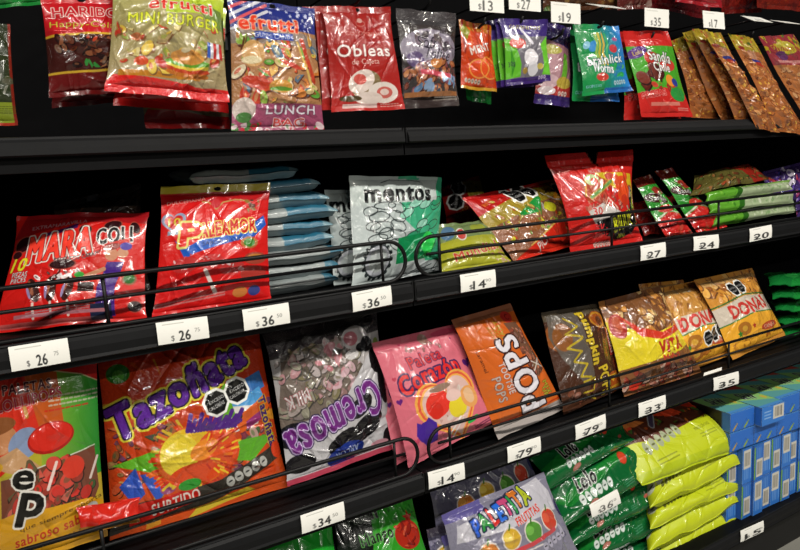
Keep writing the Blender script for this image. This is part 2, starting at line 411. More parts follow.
# ------------------------------------------------------------------ shelving
SECT = ((-1.52, -.0015), (.0015, 2.6))
for (xa, xb), side in zip(SECT, ('left', 'right')):
    o = MB().box(xa, xb, .47, .49, 0, 2.1).build('back_panel', 'back')
    tag(o, 'black back panel behind the %s run of candy shelves' % side, 'panel')
for x, side in ((-1.52, 'far left'), (0, 'middle'), (2.6, 'far right')):
    tag(MB().box(x - .02, x + .02, .491, .55, 0, 2.1).build('shelf_upright', 'black'), 'black steel upright at the %s of the shelving' % side, 'upright')
def shelf(xa, xb, z, label, group, topshelf=False):
    r = empty('display_shelf', ((xa + xb) / 2, .23, z - .03)); tag(r, label, 'shelf', group); o = tuple(r.location)
    m = MB().box(xa, xb, .004, .468, z - .022, z - .004)
    m.box(xa, xb, .004, .02, z - .05, z - .0225)
    m.build('shelf_deck', 'deck', r, o)
    if topshelf:
        pr = [(.004, z), (0, z - .001), (-.001, z - .004), (-.004, z - .008), (-.009, z - .017), (-.010, z - .026), (-.006, z - .0285), (.003, z - .0285), (.003, z - .003)]
    else:
        pr = [(.004, z), (0, z), (-.001, z - .002), (.001, z - .004), (-.003, z - .009), (-.005, z - .021), (-.003, z - .034), (-.005, z - .0385), (-.003, z - .0405), (.003, z - .0405)]
    ch = MB().prism(pr, xa + .003, xb - .003).build('price_channel', 'lip', r, o)
    for x in (xa + .0015, xb - .0015):
        ec = MB().box(x - .0015, x + .0015, -.003, .003, z - .038 if not topshelf else z - .028, z - .001).build('end_cap', 'black', None, o); ec.parent = ch; ec.location = (0, 0, 0)
    for x in (xa + .02, xb - .02):
        MB().prism([(.06, z - .0225), (.46, z - .0225), (.46, z - .075), (.40, z - .075)], x - .0015, x + .0015).build('shelf_bracket', 'black', r, o)
for (xa, xb), sd in zip(SECT, ('left', 'right')):
    shelf(xa, xb, Z1, 'black upper shelf below the hanging bags, %s of the joint' % sd, 'black display shelves', True)
    shelf(xa, xb, Z2, 'black second shelf carrying upright candy bags and wire fence, %s of the joint' % sd, 'black display shelves')
    shelf(xa, xb, Z3, 'black third shelf carrying the largest candy bags, %s of the joint' % sd, 'black display shelves')
    shelf(xa, xb, Z4, 'black lowest shelf near the floor carrying stacked bags, %s of the joint' % sd, 'black display shelves')
    tag(MB().box(xa + .03, xb - .03, .03, .40, 0, Z4 - .077).build('base_plinth', 'black'), 'black base plinth under the lowest shelf, %s section' % sd, 'plinth')

def fence(xa, xb, z, ups, loop, label):
    """wire fence standing on a shelf edge; `loop` = which end is rounded near the joint"""
    r = empty('wire_fence', ((xa + xb) / 2, .006, z)); tag(r, label, 'rack', 'wire fences on the shelf edges'); o = tuple(r.location)
    zt, zm, zb, y = z + .081, z + .0465, z + .004, .006; R = (zt - zb) / 2; sg = 1 if loop > 0 else -1; xe = xb if loop > 0 else xa; xo = xa if loop > 0 else xb
    pts = [(xo, y, zt)] + [(xe - sg * R + sg * R * math.sin(a) * .98, y, zb + R + R * math.cos(a)) for a in np.linspace(0, math.pi, 15)] + [(xo, y, zb)]
    MB().tube(pts, .0038, 10).build('outer_rail', 'wire', r, o, True)
    MB().tube([(xo, y + .004, zm), (xe - sg * .028, y + .004, zm)], 0.0031, 8).build('middle_rail', 'wire', r, o, True)
    for x in ups: MB().tube([(x, y + .003, zb - .002), (x, y + .003, zt)], 0.003, 8).build('upright_wire', 'wire', r, o, True)
fence(-1.5, -.010, Z2, (-1.38, -.96, -.541, -.060), 1, 'black wire fence with rounded end guarding upright red bags, second shelf left of joint')
fence(.012, 2.58, Z2, (.070, .553, .953, 1.40, 1.85, 2.3), -1, 'black wire fence with rounded end, second shelf right of joint')
fence(-1.5, -.008, Z3, (-1.38, -1.0, -.592, -.060), 1, 'black wire fence with rounded end guarding largest bags, third shelf left of joint')
fence(.016, 2.58, Z3, (.072, .54, 1.009, 1.46, 1.9, 2.3), -1, 'black wire fence with rounded end, third shelf right of joint')

# ------------------------------------------------------------------ paper price labels
def sheet(name, c, art, th, mat, parent=None, origin=None, curl=0, n=(60, 40)):
    """thin printed sheet or card through corners tl,tr,br,bl"""
    tl, tr, br, bl = [np.asarray(p, float) for p in c]; nu, nv = n
    U, V = np.meshgrid(np.linspace(0, 1, nu), np.linspace(0, 1, nv)); nrm = np.cross(tr - tl, tl - bl); nrm /= np.linalg.norm(nrm)
    P = ((1 - U) * (1 - V))[..., None] * bl + (U * (1 - V))[..., None] * br + (U * V)[..., None] * tr + ((1 - U) * V)[..., None] * tl
    P = P + nrm * (curl * 4 * V * (1 - V))[..., None]
    a = Art(nu * 2, nv * 2, 'f0eee4'); a.asp = np.linalg.norm(tr - tl) / np.linalg.norm(tl - bl); a.real = True
    art(a); col = a.sample()
    idx = np.arange(nu * nv).reshape(nv, nu); f1 = np.stack([idx[:-1, :-1], idx[:-1, 1:], idx[1:, 1:], idx[1:, :-1]], -1).reshape(-1, 4)
    rim = np.concatenate([idx[0, :], idx[1:, -1], idx[-1, -2::-1], idx[-2:0:-1, 0]]); N = nu * nv; L = len(rim)
    Pb = P.reshape(-1, 3)[rim] - nrm * th
    f = [tuple(q) for q in f1.tolist()] + [(int(rim[(i + 1) % L]), int(rim[i]), N + i, N + (i + 1) % L) for i in range(L)] + [tuple(range(N, N + L))[::-1]]
    o = origin if origin is not None else ((bl + br) / 2).tolist()
    cc = np.concatenate([col.reshape(-1, 4), np.tile([.75, .75, .7, 1], (L, 1))])
    return mesh_obj(name, np.concatenate([P.reshape(-1, 3), Pb]), f, mat, parent, o, cc, False)
def price_art(big, cents, faint=1):
    def f(a):
        a.rect(0, 0, 1, 1, 'efeee8')
        a.small(.32, .86, .9, 1, 'a9a9a2', 0, .03)
        x = .50
        k = a.asp / 2.2
        a.text('$', x - .21, .24, .24, '4a4a4a', w=.13 * k, bold=.02)
        a.text(big, x + .02, .30, .44, '262626', w=.44 * k, bold=.035)
        if cents: a.text(cents, x + .27, .46, .17, '7a7a76', w=.2 * k, bold=.0)
    return f
def tagp(px0, px1, Z, big, cents, label, group, crook=0, py=None):
    ym = {Z1: 0, Z2: 0}.get(Z, 0)
    def X(px):                                              # where that column of the photo meets the lip
        lo, hi = -1.5, 1.5
        for _ in range(40):
            m = (lo + hi) / 2
            if proj((m, -.006, Z - .02))[0] < px: lo = m
            else: hi = m
        return m
    xa, xb = X(px0), X(px1)
    zt, zb = Z - .0015, Z - .0375; k = crook
    c = [(xa, -.0068, zt + k), (xb, -.0068, zt - k), (xb, -.0078, zb - k), (xa, -.0078, zb + k)]
    nw = int(np.clip((px1 - px0) * 1.8, 26, 110)); nh = 44
    o = sheet('price_label', c, price_art(big, cents), .0006, 'paper', curl=.0016, n=(nw, nh)); tag(o, label, 'price label', group)
g = 'price labels on the shelf lips'
tagp(10, 69, Z2, '26', '75', 'white shelf label reading $26 directly above the sliced-apple green and red lollipop bag', g)
tagp(157, 208, Z2, '26', '75', 'white shelf label reading $26 below the red bag with yellow top strip', g, .001)
tagp(243, 289, Z2, '36', '50', 'white shelf label reading $36 below the blue and white stack', g)
tagp(352, 391, Z2, '36', '50', 'white shelf label reading $36 just left of the second-shelf joint', g, -.001)
tagp(460, 495, Z2, '14', '90', 'white shelf label reading $14 on second shelf, right of the joint', g)
tagp(640, 665, Z2, '27', '', 'small white shelf label below the red and green wedge bags', g)
tagp(693, 718, Z2, '24', '', 'small white shelf label below the left ends of pale green packs', g, .002)
tagp(749, 771, Z2, '20', '', 'rightmost white label on the second shelf lip', g, -.001)
tagp(301, 344, Z3, '34', '50', 'white shelf label reading $34 below the cow-spotted bag', g)
tagp(428, 464, Z3, '14', '90', 'white shelf label reading $14 below the pink heart bag', g, .002)
tagp(507, 540, Z3, '79', '90', 'white shelf label reading $79 below the orange bag', g)
tagp(575, 605, Z3, '79', '90', 'white shelf label reading $79 below the brown pumpkin bag', g, -.002)
tagp(638, 665, Z3, '33', '90', 'white shelf label reading $33 below the yellow ring snack bag', g)
tagp(713, 738, Z3, '35', '', 'rightmost white label on the third shelf lip', g, .002)
tagp(740, 763, Z4, '15', '90', 'white label on the lowest shelf lip below the blue boxes', g, .003)
_c = [at(704, 376, .02), at(722, 369.5, .02), at(721, 372.5, .004), at(703, 379.5, .004)]
_c = [np.array([p[0], p[1], Z3 + .001 + (.008 if i < 2 else 0)]) for i, p in enumerate(_c)]
tag(sheet('price_label', _c, lambda a: a.rect(0, 0, 1, 1, 'e9e8e0'), .0005, 'paper', n=(12, 8)), 'blank curled white label lying flat on third shelf edge near the ring snacks', 'price label')

# ------------------------------------------------------------------ scan hooks above the upper shelf
def hook(x, z, yf, label, pxw, big, tilt=0, group='display hooks above the top shelf', face=True, rise=0):
    r = empty('display_hook', (x, .46, z)); tag(r, label, 'hook', group); o = tuple(r.location)
    MB().tube([(x, .468, z), (x, yf + .03, z), (x, yf + .012, z + .006), (x, yf + .006, z + .016)], .0028, 8).build('hook_rod', 'wire', r, o, True)
    MB().tube([(x, .468, z + .045), (x, yf + .01, z + .045), (x, yf + .003, z + .044)], .0022, 8).build('label_arm', 'wire', r, o, True)
    MB().box(x - .03, x + .03, .462, .4695, z - .012, z + .055).build('hook_plate', 'wire', r, o)
    if face:
        hw, hh = .043, .021; ca, sa = math.cos(tilt), math.sin(tilt); zc = z + .046
        c = [(x - hw, yf + hh * sa, zc + hh * ca), (x + hw, yf + hh * sa, zc + hh * ca), (x + hw, yf - hh * sa, zc - hh * ca), (x - hw, yf - hh * sa, zc - hh * ca)]
        c = [(p[0], p[1] - .002, p[2]) for p in c]
        sheet('price_card', c, price_art(big, ''), .001, 'paper', r, o, 0, (44, 30))
for px, py, w, big, tl, lb in ((487, 1, .047, '13', 0, 'hook with price card reading $13 above the orange foil bag'), (525, 0, .047, '27', 0, 'hook with price card reading $27 above the front purple bag'),
      (566, 13, .045, '19', 0, 'hook with price card reading $19 left above the green and blue bag'), (606, 6, .05, '21', 1.2, 'hook with upturned white card right above the green and blue bag'),
      (657, 18, .056, '35', 0, 'hook with square white card above the red and green strawberry bag'), (714, 20, .062, '17', .1, 'hook with white card above the brown tamarind strips'),
      (757, 19, .08, '17', 1.05, 'hook with tilted white card, second from the right'), (786, 22, .08, '17', 1.2, 'hook with tilted white card at the right edge')):
    p = at(px, py, .03); hook(p[0], p[2] - .046, .032, lb, w, big, tl)
for px, py, y, lb in ((79, -8, .08, 'bare hook holding the dark cola bag'), (168, -14, .05, 'bare hook holding the mini burger bags'), (272, 2, .07, 'bare hook holding the lunch bag'),
      (357, 5, .06, 'bare hook holding the red wafer bags'), (425, 11, .07, 'bare hook holding the toffee bag')):
    p = at(px, py, y); hook(p[0], p[2] + .004, y - .03, lb, .04, '', face=False)

# ------------------------------------------------------------------ what each bag is printed with
def a_cola(a):
    a.rect(0, 0, 1, 1, '3b1612').rect(0, .60, 1, 1, 'b81820').rect(0, .575, 1, .60, 'c9a02c').rect(0, 0, 1, .22, '5e1212').rect(0, .215, 1, .24, 'b9952c')
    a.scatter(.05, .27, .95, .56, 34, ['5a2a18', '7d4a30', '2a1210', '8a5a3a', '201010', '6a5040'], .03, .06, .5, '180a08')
    a.scatter(.3, .26, .7, .33, 3, ['2f7a34'], .03, .05, .5); a.scatter(.15, .52, .9, .57, 4, ['b03a20', '8a5a4a'], .03, .05, .5)
    a.text('HARIBO', .55, .82, .10, 'b8202a', w=.68, bold=.05, out=((.05, 'd8c8c0'),)); a.text('Happy-Cola', .5, .69, .06, 'c8b03a', w=.62, rot=-2, out=((.03, '6a1010'),))
def a_burger(a):
    a.grad(0, 0, 1, 1, 'a08c6c', 'a4a060'); a.rect(.45, .72, 1, 1, 'b4c838')
    a.poly([(.7, .85), (1, .78), (1, .6), (.85, .62)], '6f8a3a')
    a.rect(0, 0, 1, .10, 'cc1c1c').poly([(0, .10), (.05, .16), (.5, .13), (1, .06), (1, 0), (0, .05)], 'd02020').rect(.08, .15, .75, .20, 'b87a28')
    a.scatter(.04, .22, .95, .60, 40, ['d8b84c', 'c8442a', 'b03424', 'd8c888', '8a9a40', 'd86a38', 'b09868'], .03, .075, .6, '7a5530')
    a.text('efrutti', .60, .80, .105, 'd8281e', w=.60, bold=.05, rot=-2, arc=.015, out=((.05, 'd8c8b0'), ))
    a.text('MINI BURGER', .54, .655, .10, 'd4d838', w=.84, bold=.05, rot=-3, out=((.035, '5c6a20'),))
    for i, (v, c, r) in enumerate(((.20, 'b86a28', .19), (.235, 'b84020', .20), (.265, 'd8c040', .19), (.29, '5f9a2a', .195), (.335, 'c88a40', .15))): a.ell(.64, v, r, .035 if i < 4 else .06, c, -4)
    a.ell(.62, .39, .04, .02, 'd8c8a0').ell(.25, .28, .06, .04, 'd05030').ell(.2, .5, .05, .03, 'b86a40')
    for k, c in enumerate(('3a5ab0', 'd8d8e0', 'c03030', 'd8d8e0', 'c03030')): a.poly([(.82 + k * .03, .36 + .12), (.85 + k * .03, .355 + .12), (.85 + k * .03, .345), (.82 + k * .03, .35)], c)
def a_lunch(a):
    a.rect(0, 0, 1, 1, 'a87850').rect(0, .78, 1, 1, '26307c')
    for k in range(7): a.line([(-.1, .72 + k * .055), (.42, .92 + k * .055)], .024, 'c8505a' if k % 2 else 'c8c8d4')
    a.poly([(.36, .8), (1, .8), (1, 1), (.5, 1)], '26307c')
    for k in range(16): a.star(a.rng.uniform(.45, .98), a.rng.uniform(.83, .99), .02, 'c0c4dc')
    a.poly([(0, .76), (.5, .80), (1, .74), (1, .64), (0, .66)], '8a7a70')
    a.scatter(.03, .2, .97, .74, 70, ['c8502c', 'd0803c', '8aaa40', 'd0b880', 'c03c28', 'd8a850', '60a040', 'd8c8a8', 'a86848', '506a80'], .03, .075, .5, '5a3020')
    a.ell(.22, .58, .09, .10, 'c89a60').ell(.2, .53, .08, .03, 'd8c8a0').ell(.25, .36, .12, .045, 'b83c28', -15).ell(.5, .33, .10, .05, 'c89040').ell(.5, .31, .1, .016, '5c9030').ell(.62, .5, .10, .02, 'c04030', -20)
    a.line([(.78, .7), (.9, .38)], .04, 'b84028').line([(.72, .68), (.86, .35)], .02, 'd0b060')
    a.text('efrutti', .42, .82, .11, 'd83818', w=.50, bold=.06, out=((.05, 'd8a890'),)); a.rect(.24, .69, .68, .745, '3048a0', 1).text('GUMMI CANDY', .46, .718, .035, 'd0d0e0', w=.34)
    a.rect(0, 0, 1, .20, '9a4a68').scatter(0, 0, 1, .05, 30, ['c03040', 'd8c0c4', '4a7a40'], .02, .04, .7)
    a.ell(.12, .16, .09, .09, 'c8b8b0').ell(.12, .10, .06, .04, '4a7a40').text('LUNCH', .62, .155, .065, 'e0dce4', w=.42, bold=.05, out=((.05, '6a2048'),)); a.text('BAG', .60, .06, .06, 'c8504c', w=.26, bold=.05, out=((.05, 'e0d0d8'),))
def a_obleas(a):
    a.grad(0, 0, 1, 1, 'a42420', '94201c').rect(0, 0, 1, .06, 'b02824')
    a.text('COLOMBINA', .52, .73, .04, 'c88078', w=.42, rot=-1).ring(.5, .83, .05, .03, .01, 'b06058').ell(.5, .86, .03, .025, 'c09088')
    a.text('Obleas', .50, .57, .11, 'e8dcd8', w=.60, bold=.04, out=((.03, '6a1016'),)); a.text('de Cajeta', .50, .465, .05, 'd8b8b0', w=.30, bold=.02)
    a.ell(.48, .25, .17, .12, '7c6a48', 20).ell(.42, .28, .15, .10, 'd8c8c0', 25).ell(.40, .30, .07, .05, 'c05048').ell(.72, .17, .17, .10, 'd8ccc4').ell(.74, .17, .09, .055, 'c06058').ell(.74, .175, .05, .03, 'd8c0b8')
    a.ell(.5, .12, .16, .06, 'd0c0b8').ell(.25, .12, .12, .03, '4a3a20'); a.rect(.14, .03, .62, .07, 'c8a8a4').small(.8, .06, .2, 2, 'c89890', 0, .01)
def a_toffee(a):
    a.rect(0, 0, 1, 1, '3c3636').rect(0, .84, 1, 1, '4c4a4c').alpha(0, .84, 1, 1, .55).rect(0, 0, 1, .13, '3a302c').alpha(0, 0, 1, .12, .5)
    a.ell(.5, .60, .36, .20, '8c8494').ell(.2, .48, .1, .08, '5a4a70').scatter(.1, .62, .95, .8, 16, ['5a4e4e', '6a5a68', '403840'], .03, .07)
    a.scatter(.05, .16, .96, .46, 70, ['a0603c', '8a4a34', 'b87a50', '6a3428', 'c08a60', '704050'], .03, .07, .6, '3a1c18')
    a.scatter(.2, .15, .6, .24, 7, ['34445c', '5a7aa0', '8098b8'], .03, .07); a.scatter(.68, .2, .92, .32, 7, ['6a94b8', '90a8c8', '34507c'], .03, .08); a.ell(.55, .44, .08, .05, 'b8743c')
    a.poly([(.25, .38), (.85, .34), (.83, .29), (.27, .33)], 'c04a5a').text('Soft', .42, .66, .13, '2a2430', w=.24, rot=-4, sh=.3, bold=.01); a.text('Toffee', .60, .54, .12, '2a2430', w=.34, rot=-4, sh=.3, bold=.01)
    a.rect(.03, .11, .97, .16, '94603a'); a.small(.75, .10, .3, 2, 'a8a098', 0, .012)
def a_mint(a):
    a.rect(0, 0, 1, 1, 'c03c14').rect(0, .86, 1, 1, 'b06a18').rect(0, 0, 1, .05, 'b88a24')
    for k in range(5): a.poly([(.05 + .2 * k, 1), (.12 + .2 * k, 1), (.1 + .19 * k, .5), (.06 + .19 * k, .5)], ['8a2410', 'd05a20', 'a83010', 'cc5420', '8a2810'][k])
    a.poly([(0, .85), (.15, .7), (.3, .85), (.15, .95)], '8a8a28'); a.ell(.45, .30, .16, .13, 'd0441c').ell(.75, .33, .17, .16, 'd84c20').ring(.45, .30, .16, .13, .02, 'e09040').ring(.75, .33, .17, .16, .02, 'e09040')
    a.text('MENT', .52, .60, .11, 'd8ccc0', w=.42, rot=18, bold=.05, out=((.02, '7a1c10'),)); a.nutri(.3, .12, 5, .07, -3, 'b8a898')
def a_purple(a):
    a.rect(0, 0, 1, 1, '6a6670').poly([(0, 1), (1, 1), (1, .74), (.6, .72), (.3, .76), (0, .7)], '3c2a72')
    a.rect(0, 0, 1, .10, '3a2468').poly([(0, .70), (.2, .66), (.32, .3), (.3, .12), (0, .10)], '5cac2c').poly([(1, .74), (.82, .6), (.85, .3), (.8, .12), (1, .10)], '66b832')
    a.poly([(.12, .1), (.2, .3), (.1, .6)], '3c8a24').ell(.28, .62, .17, .08, 'c8504c').text('SOUR', .28, .62, .06, 'e8c8c4', w=.22)
    a.ell(.55, .40, .15, .13, 'd8d4da').ell(.58, .22, .11, .11, 'c8c6cc'); a.ell(.75, .25, .07, .05, 'b0a050').ell(.4, .2, .05, .05, '907838')
    a.text('GUSANITOS', .5, .87, .06, 'b0a860', w=.62, bold=.03, rot=-1); a.text('mini', .5, .80, .045, '9aa0c8', w=.2, bold=.02); a.text('30g', .12, .32, .07, '28203c', w=.12, bold=.05, rot=10)
    a.line([(.4, .85), (.62, .62)], .05, 'd8d4e0'); a.nutri(.8, .08, 3, .06, 0, 'a898c0')
def a_purple2(a):
    a.rect(0, 0, 1, 1, '9a6c78').poly([(0, 1), (1, 1), (1, .70), (0, .78)], '33245e').rect(0, 0, 1, .12, '3a2868').rect(0, .12, 1, .25, 'a83430')
    a.poly([(.62, .3), (.82, .3), (.82, .62), (.68, .64)], '66a832').ell(.3, .42, .14, .2, 'b08890').ell(.2, .66, .2, .06, 'a8a04c').ell(.3, .28, .14, .08, 'c8a8b0').ell(.75, .28, .12, .07, 'b8a040')
    a.text('GUSANITOS', .5, .84, .05, '8a90b8', w=.5, rot=-4); a.ell(.3, .17, .12, .05, 'd8c8cc'); a.nutri(.75, .15, 3, .06, 0, 'd8c0b8', '702020')
def a_worms(a):
    a.grad(0, 0, 1, 1, '1e8848', '1e8848').grad(.3, 0, 1, 1, '1e8848', '2a78cc', True)
    a.rect(0, 0, 1, .08, '2460a8').rect(0, 0, .4, .08, '20904c').ell(.3, .68, .10, .07, '3a88c8', 30).ell(.18, .7, .07, .05, '80b8d0', 30)
    for k, (x, c) in enumerate(((.42, 'b8b040'), (.50, 'c8a84c'), (.58, '3aa060'), (.36, '8ab050'))): a.line([(x, .85), (x + .02, .7), (x - .02, .58), (x + .05, .42)], .045, c)
    a.ell(.72, .64, .09, .06, 'b83840').ell(.8, .78, .06, .03, '9a5080').ell(.38, .24, .12, .06, 'b83c30').scatter(.55, .25, .95, .42, 10, ['2a9a50', '3070b0', '50a860'], .04, .07)
    a.text('brainlick', .52, .49, .12, 'e8ecec', w=.74, bold=.05, rot=3, out=((.04, '203848'),)); a.text('Worms', .44, .37, .13, 'e8ecec', w=.42, bold=.06, rot=-5, out=((.04, '203848'),))
    a.text('GOMITAS', .2, .12, .04, '90b8d8', w=.26); a.nutri(.76, .15, 5, .07, 3, '9ab8c4', '304050')
def a_straw(a):
    a.rect(0, 0, 1, 1, '449a28').rect(0, .82, 1, 1, 'c02420').poly([(0, .28), (.5, .34), (1, .26), (1, 0), (0, 0)], 'c02824')
    a.ell(.18, .75, .18, .06, '50287a', 15).text('Lolo', .18, .75, .05, 'd8c030', w=.16, rot=12)
    a.ell(.42, .68, .12, .08, 'b83028').ell(.72, .6, .15, .07, 'c03a30').scatter(.1, .36, .6, .56, 9, ['5a241c', '702c20', '481a18'], .05, .10, .75, '2a0e0c'); a.scatter(.2, .32, .8, .42, 7, ['a83024', 'b84430', '882a20'], .04, .07)
    a.text('Sandía', .6, .70, .12, 'e0e0dc', w=.36, bold=.03, rot=-8, out=((.05, '2a2a2a'),)); a.text('Chile', .58, .58, .10, 'e0e0dc', w=.28, bold=.03, rot=-5, out=((.05, '2a2a2a'),))
    a.ell(.68, .42, .08, .07, 'd8882c').ell(.78, .40, .06, .05, '2a3a8a').ell(.78, .26, .15, .085, '2a8a3c')
    a.text('FRESAS', .28, .27, .07, 'b82020', w=.36, bold=.05, rot=5, out=((.03, 'd8a8a0'),)); a.rect(.2, .13, .75, .17, 'cc7468').small(.82, .10, .2, 2, 'd09088', 0, .012)
def a_strip(a):
    a.grad(0, 0, 1, 1, '9c5a2c', 'a8683c')
    a.scatter(0, 0, 1, .78, 110, ['b06a38', 'c07c44', '8a4a24', 'cc8c58', '743c1e', 'b86c30', 'd09860'], .012, .035, .6, '5a2c16'); a.scatter(0, .02, 1, .78, 42, ['e0ac40', 'd09030', 'e8bc58'], .008, .018, .6)
    a.rect(0, .84, 1, 1, 'a08a28').scatter(0, .84, 1, 1, 24, ['c0b030', '4a5a24', 'a83828', '88701c'], .012, .03); a.ell(.45, .80, .05, .05, 'b07c60').ell(.5, .735, .07, .022, '28307c', -10).ell(.55, .71, .06, .02, 'a83420', -10).ell(.2, .86, .04, .02, '8a2a20')
def a_stripw(a):
    a.grad(0, 0, 1, 1, '9c5a2c', 'ac7044'); a.scatter(0, 0, 1, .66, 140, ['9a6038', 'a8744c', '74401f', 'b88a60', '64341a', 'a06030', 'c09060'], .012, .04, .6, '5a2c16'); a.scatter(0, .02, 1, .6, 40, ['c09038', 'b47a2c'], .008, .018)
    a.rect(0, .68, 1, 1, '8a3038').scatter(0, .8, 1, 1, 34, ['b8a82c', 'a89020', '5a6a24', 'a83828'], .02, .04); a.ell(.5, .87, .16, .07, 'b0a030').text('Tamarindo', .5, .86, .06, '8a2020', w=.5 * a.asp * 1.4, bold=.03, out=((.03, 'c8b040'),)); a.rect(.1, .70, .95, .73, 'b87c78').ell(.3, .78, .08, .05, '5a2c5a')
def a_mara(a):
    a.rect(0, 0, 1, 1, 'c81c18').poly([(.08, 1), (1, 1), (1, .88), (.5, .90), (0, .78)], '96141a')
    for u, v, rx, ry, r in ((.09, .73, .09, .075, 20), (.76, .86, .08, .05, 10), (.56, .82, .06, .05, -10), (.05, .64, .05, .04, 0), (.42, .52, .12, .05, 0), (.93, .12, .06, .055, 0), (.92, .84, .04, .07, 30)): a.ell(u, v, rx, ry, '9a3c30', r).ell(u, v, rx * .88, ry * .84, '2c0e12', r)
    a.text('EXTRAMARAVILLA', .35, .885, .032, 'b08890', w=.50, rot=4); a.poly([(.22, .80), (.5, .88), (.5, .84), (.22, .77)], '4a1a5a')
    a.text('MARA', .38, .70, .23, 'f04030', w=.56, bold=.10, rot=6, sh=.1, out=((.085, 'e0d8d0'), (.03, '7c1014'))); a.text('COLI', .78, .765, .14, '1c1c1e', w=.29, bold=.09, rot=6, out=((.07, 'd8d4d0'),))
    a.text('PALETA DE CARAMELO', .55, .585, .035, '20181a', w=.46, rot=8, arc=-.02, out=((.03, 'b0a0a0'),))
    a.text('10', .09, .55, .11, 'd8d030', w=.13, bold=.05, sh=.2, out=((.02, '5a1010'),)); a.text('PIEZAS', .11, .46, .045, 'e0dcd8', w=.14, out=((.05, '3a3a48'),)); a.text('PIECES', .11, .41, .04, 'e0dcd8', w=.14, out=((.05, '3a3a48'),))
    for x, r_ in ((.24, 25), (.36, 5), (.48, -8)):
        a.ell(x, .31, .045, .11, '3a1814', r_).ell(x - .02, .33, .018, .07, '8a4a30', r_).line([(x + .01, .2), (x + .02, .08)], .02, 'd8c4bc').ell(x - .03, .29, .012, .06, '9a8ab8', r_)
    a.scatter(.24, .40, .55, .46, 16, ['d8d0d0', 'c8c0c4', '3a1a18', 'e8e0e0'], .02, .045, .4)
    a.poly([(.55, .36), (.72, .68), (.9, .74), (.86, .55), (.75, .15), (.65, .1)], 'c82c22').poly([(.67, .05), (.80, .05), (.80, .30), (.86, .52), (.74, .52), (.68, .3)], '42207c').rect(.64, .03, .78, .16, '1c2440')
    a.ell(.77, .585, .055, .055, 'c08060').ell(.85, .60, .045, .045, 'c08868').ell(.77, .655, .075, .03, '8a2c24', 10).ell(.87, .66, .05, .035, '4a3c9c').line([(.58, .40), (.72, .46)], .035, 'c08868').ell(.55, .42, .04, .025, '3a9a3c').rect(.55, .27, .66, .35, '2a1412')
    a.ell(.895, .37, .06, .06, '9a5a40').ell(.895, .37, .045, .045, '2c6a2c'); a.rect(.12, .09, .74, .12, 'a86a74').small(.42, .16, .5, 3, 'a88890', 3, .012).rect(0, .02, .75, .06, '8a7a7c', .5)
def a_paleamor(a):
    a.rect(0, 0, 1, 1, 'c81818').rect(0, .935, 1, 1, 'aa9a2e').rect(0, .85, 1, .935, 'a81418').poly([(.1, .72), (.48, .83), (.9, .75), (1, .6), (1, .3), (0, .3), (0, .6)], 'cc1c1a')
    a.line([(.36, .85), (.42, .84), (.485, .78), (.55, .84), (.66, .86), (.75, .85)], .012, 'b08850').ell(.48, .83, .04, .04, 'b82830').text('DULCEMANÍA', .22, .865, .03, 'c09088', w=.30, rot=5)
    a.heart(.11, .70, .10, '8894b0').heart(.11, .70, .075, 'c02020').text('10', .115, .70, .06, 'c8b838', w=.09, bold=.04).rect(.06, .60, .17, .63, '8a94a8')
    a.scatter(.72, .76, .92, .85, 10, ['7a4a34', '8a6a30', '5a2a20', '9a8468'], .015, .03)
    a.poly([(.12, .56), (.2, .48), (.35, .54), (.7, .57), (.95, .72), (.98, .64), (.85, .54), (.5, .48), (.3, .44), (.22, .40)], '2058b8')
    a.text('ALEAMOR', .60, .625, .115, 'c02018', w=.47, bold=.08, rot=4, out=((.11, 'dccc68'),)); a.text('P', .26, .59, .17, 'd42018', w=.14, bold=.09, rot=-5, out=((.08, 'd8cc70'),)); a.text('SABOR A CEREZA', .6, .52, .03, '2a2440', w=.42, rot=4)
    a.ell(.80, .49, .075, .05, 'a86a38').ell(.80, .49, .05, .036, '3a7a28').ell(.86, .36, .10, .05, '9a4030').ell(.86, .37, .07, .025, 'b07030').ell(.84, .24, .11, .06, 'a03028')
    for x, y in ((.22, .36), (.45, .36), (.64, .30)): a.ell(x, y, .10, .06, 'b83030').scatter(x - .1, y - .04, x + .1, y + .06, 8, ['d8b0b0', 'd04040', 'e0c0c4'], .01, .03, .4)
    a.line([(.40, .30), (.50, .12)], .03, 'd8c8c4').line([(.36, .25), (.2, .12)], .02, 'd04848').small(.3, .10, .5, 2, 'c08080', 4, .014).ell(.72, .1, .06, .04, 'c07030').ell(.85, .1, .05, .04, '303a80')
    a.ell(.2, .18, .12, .06, 'd02424')
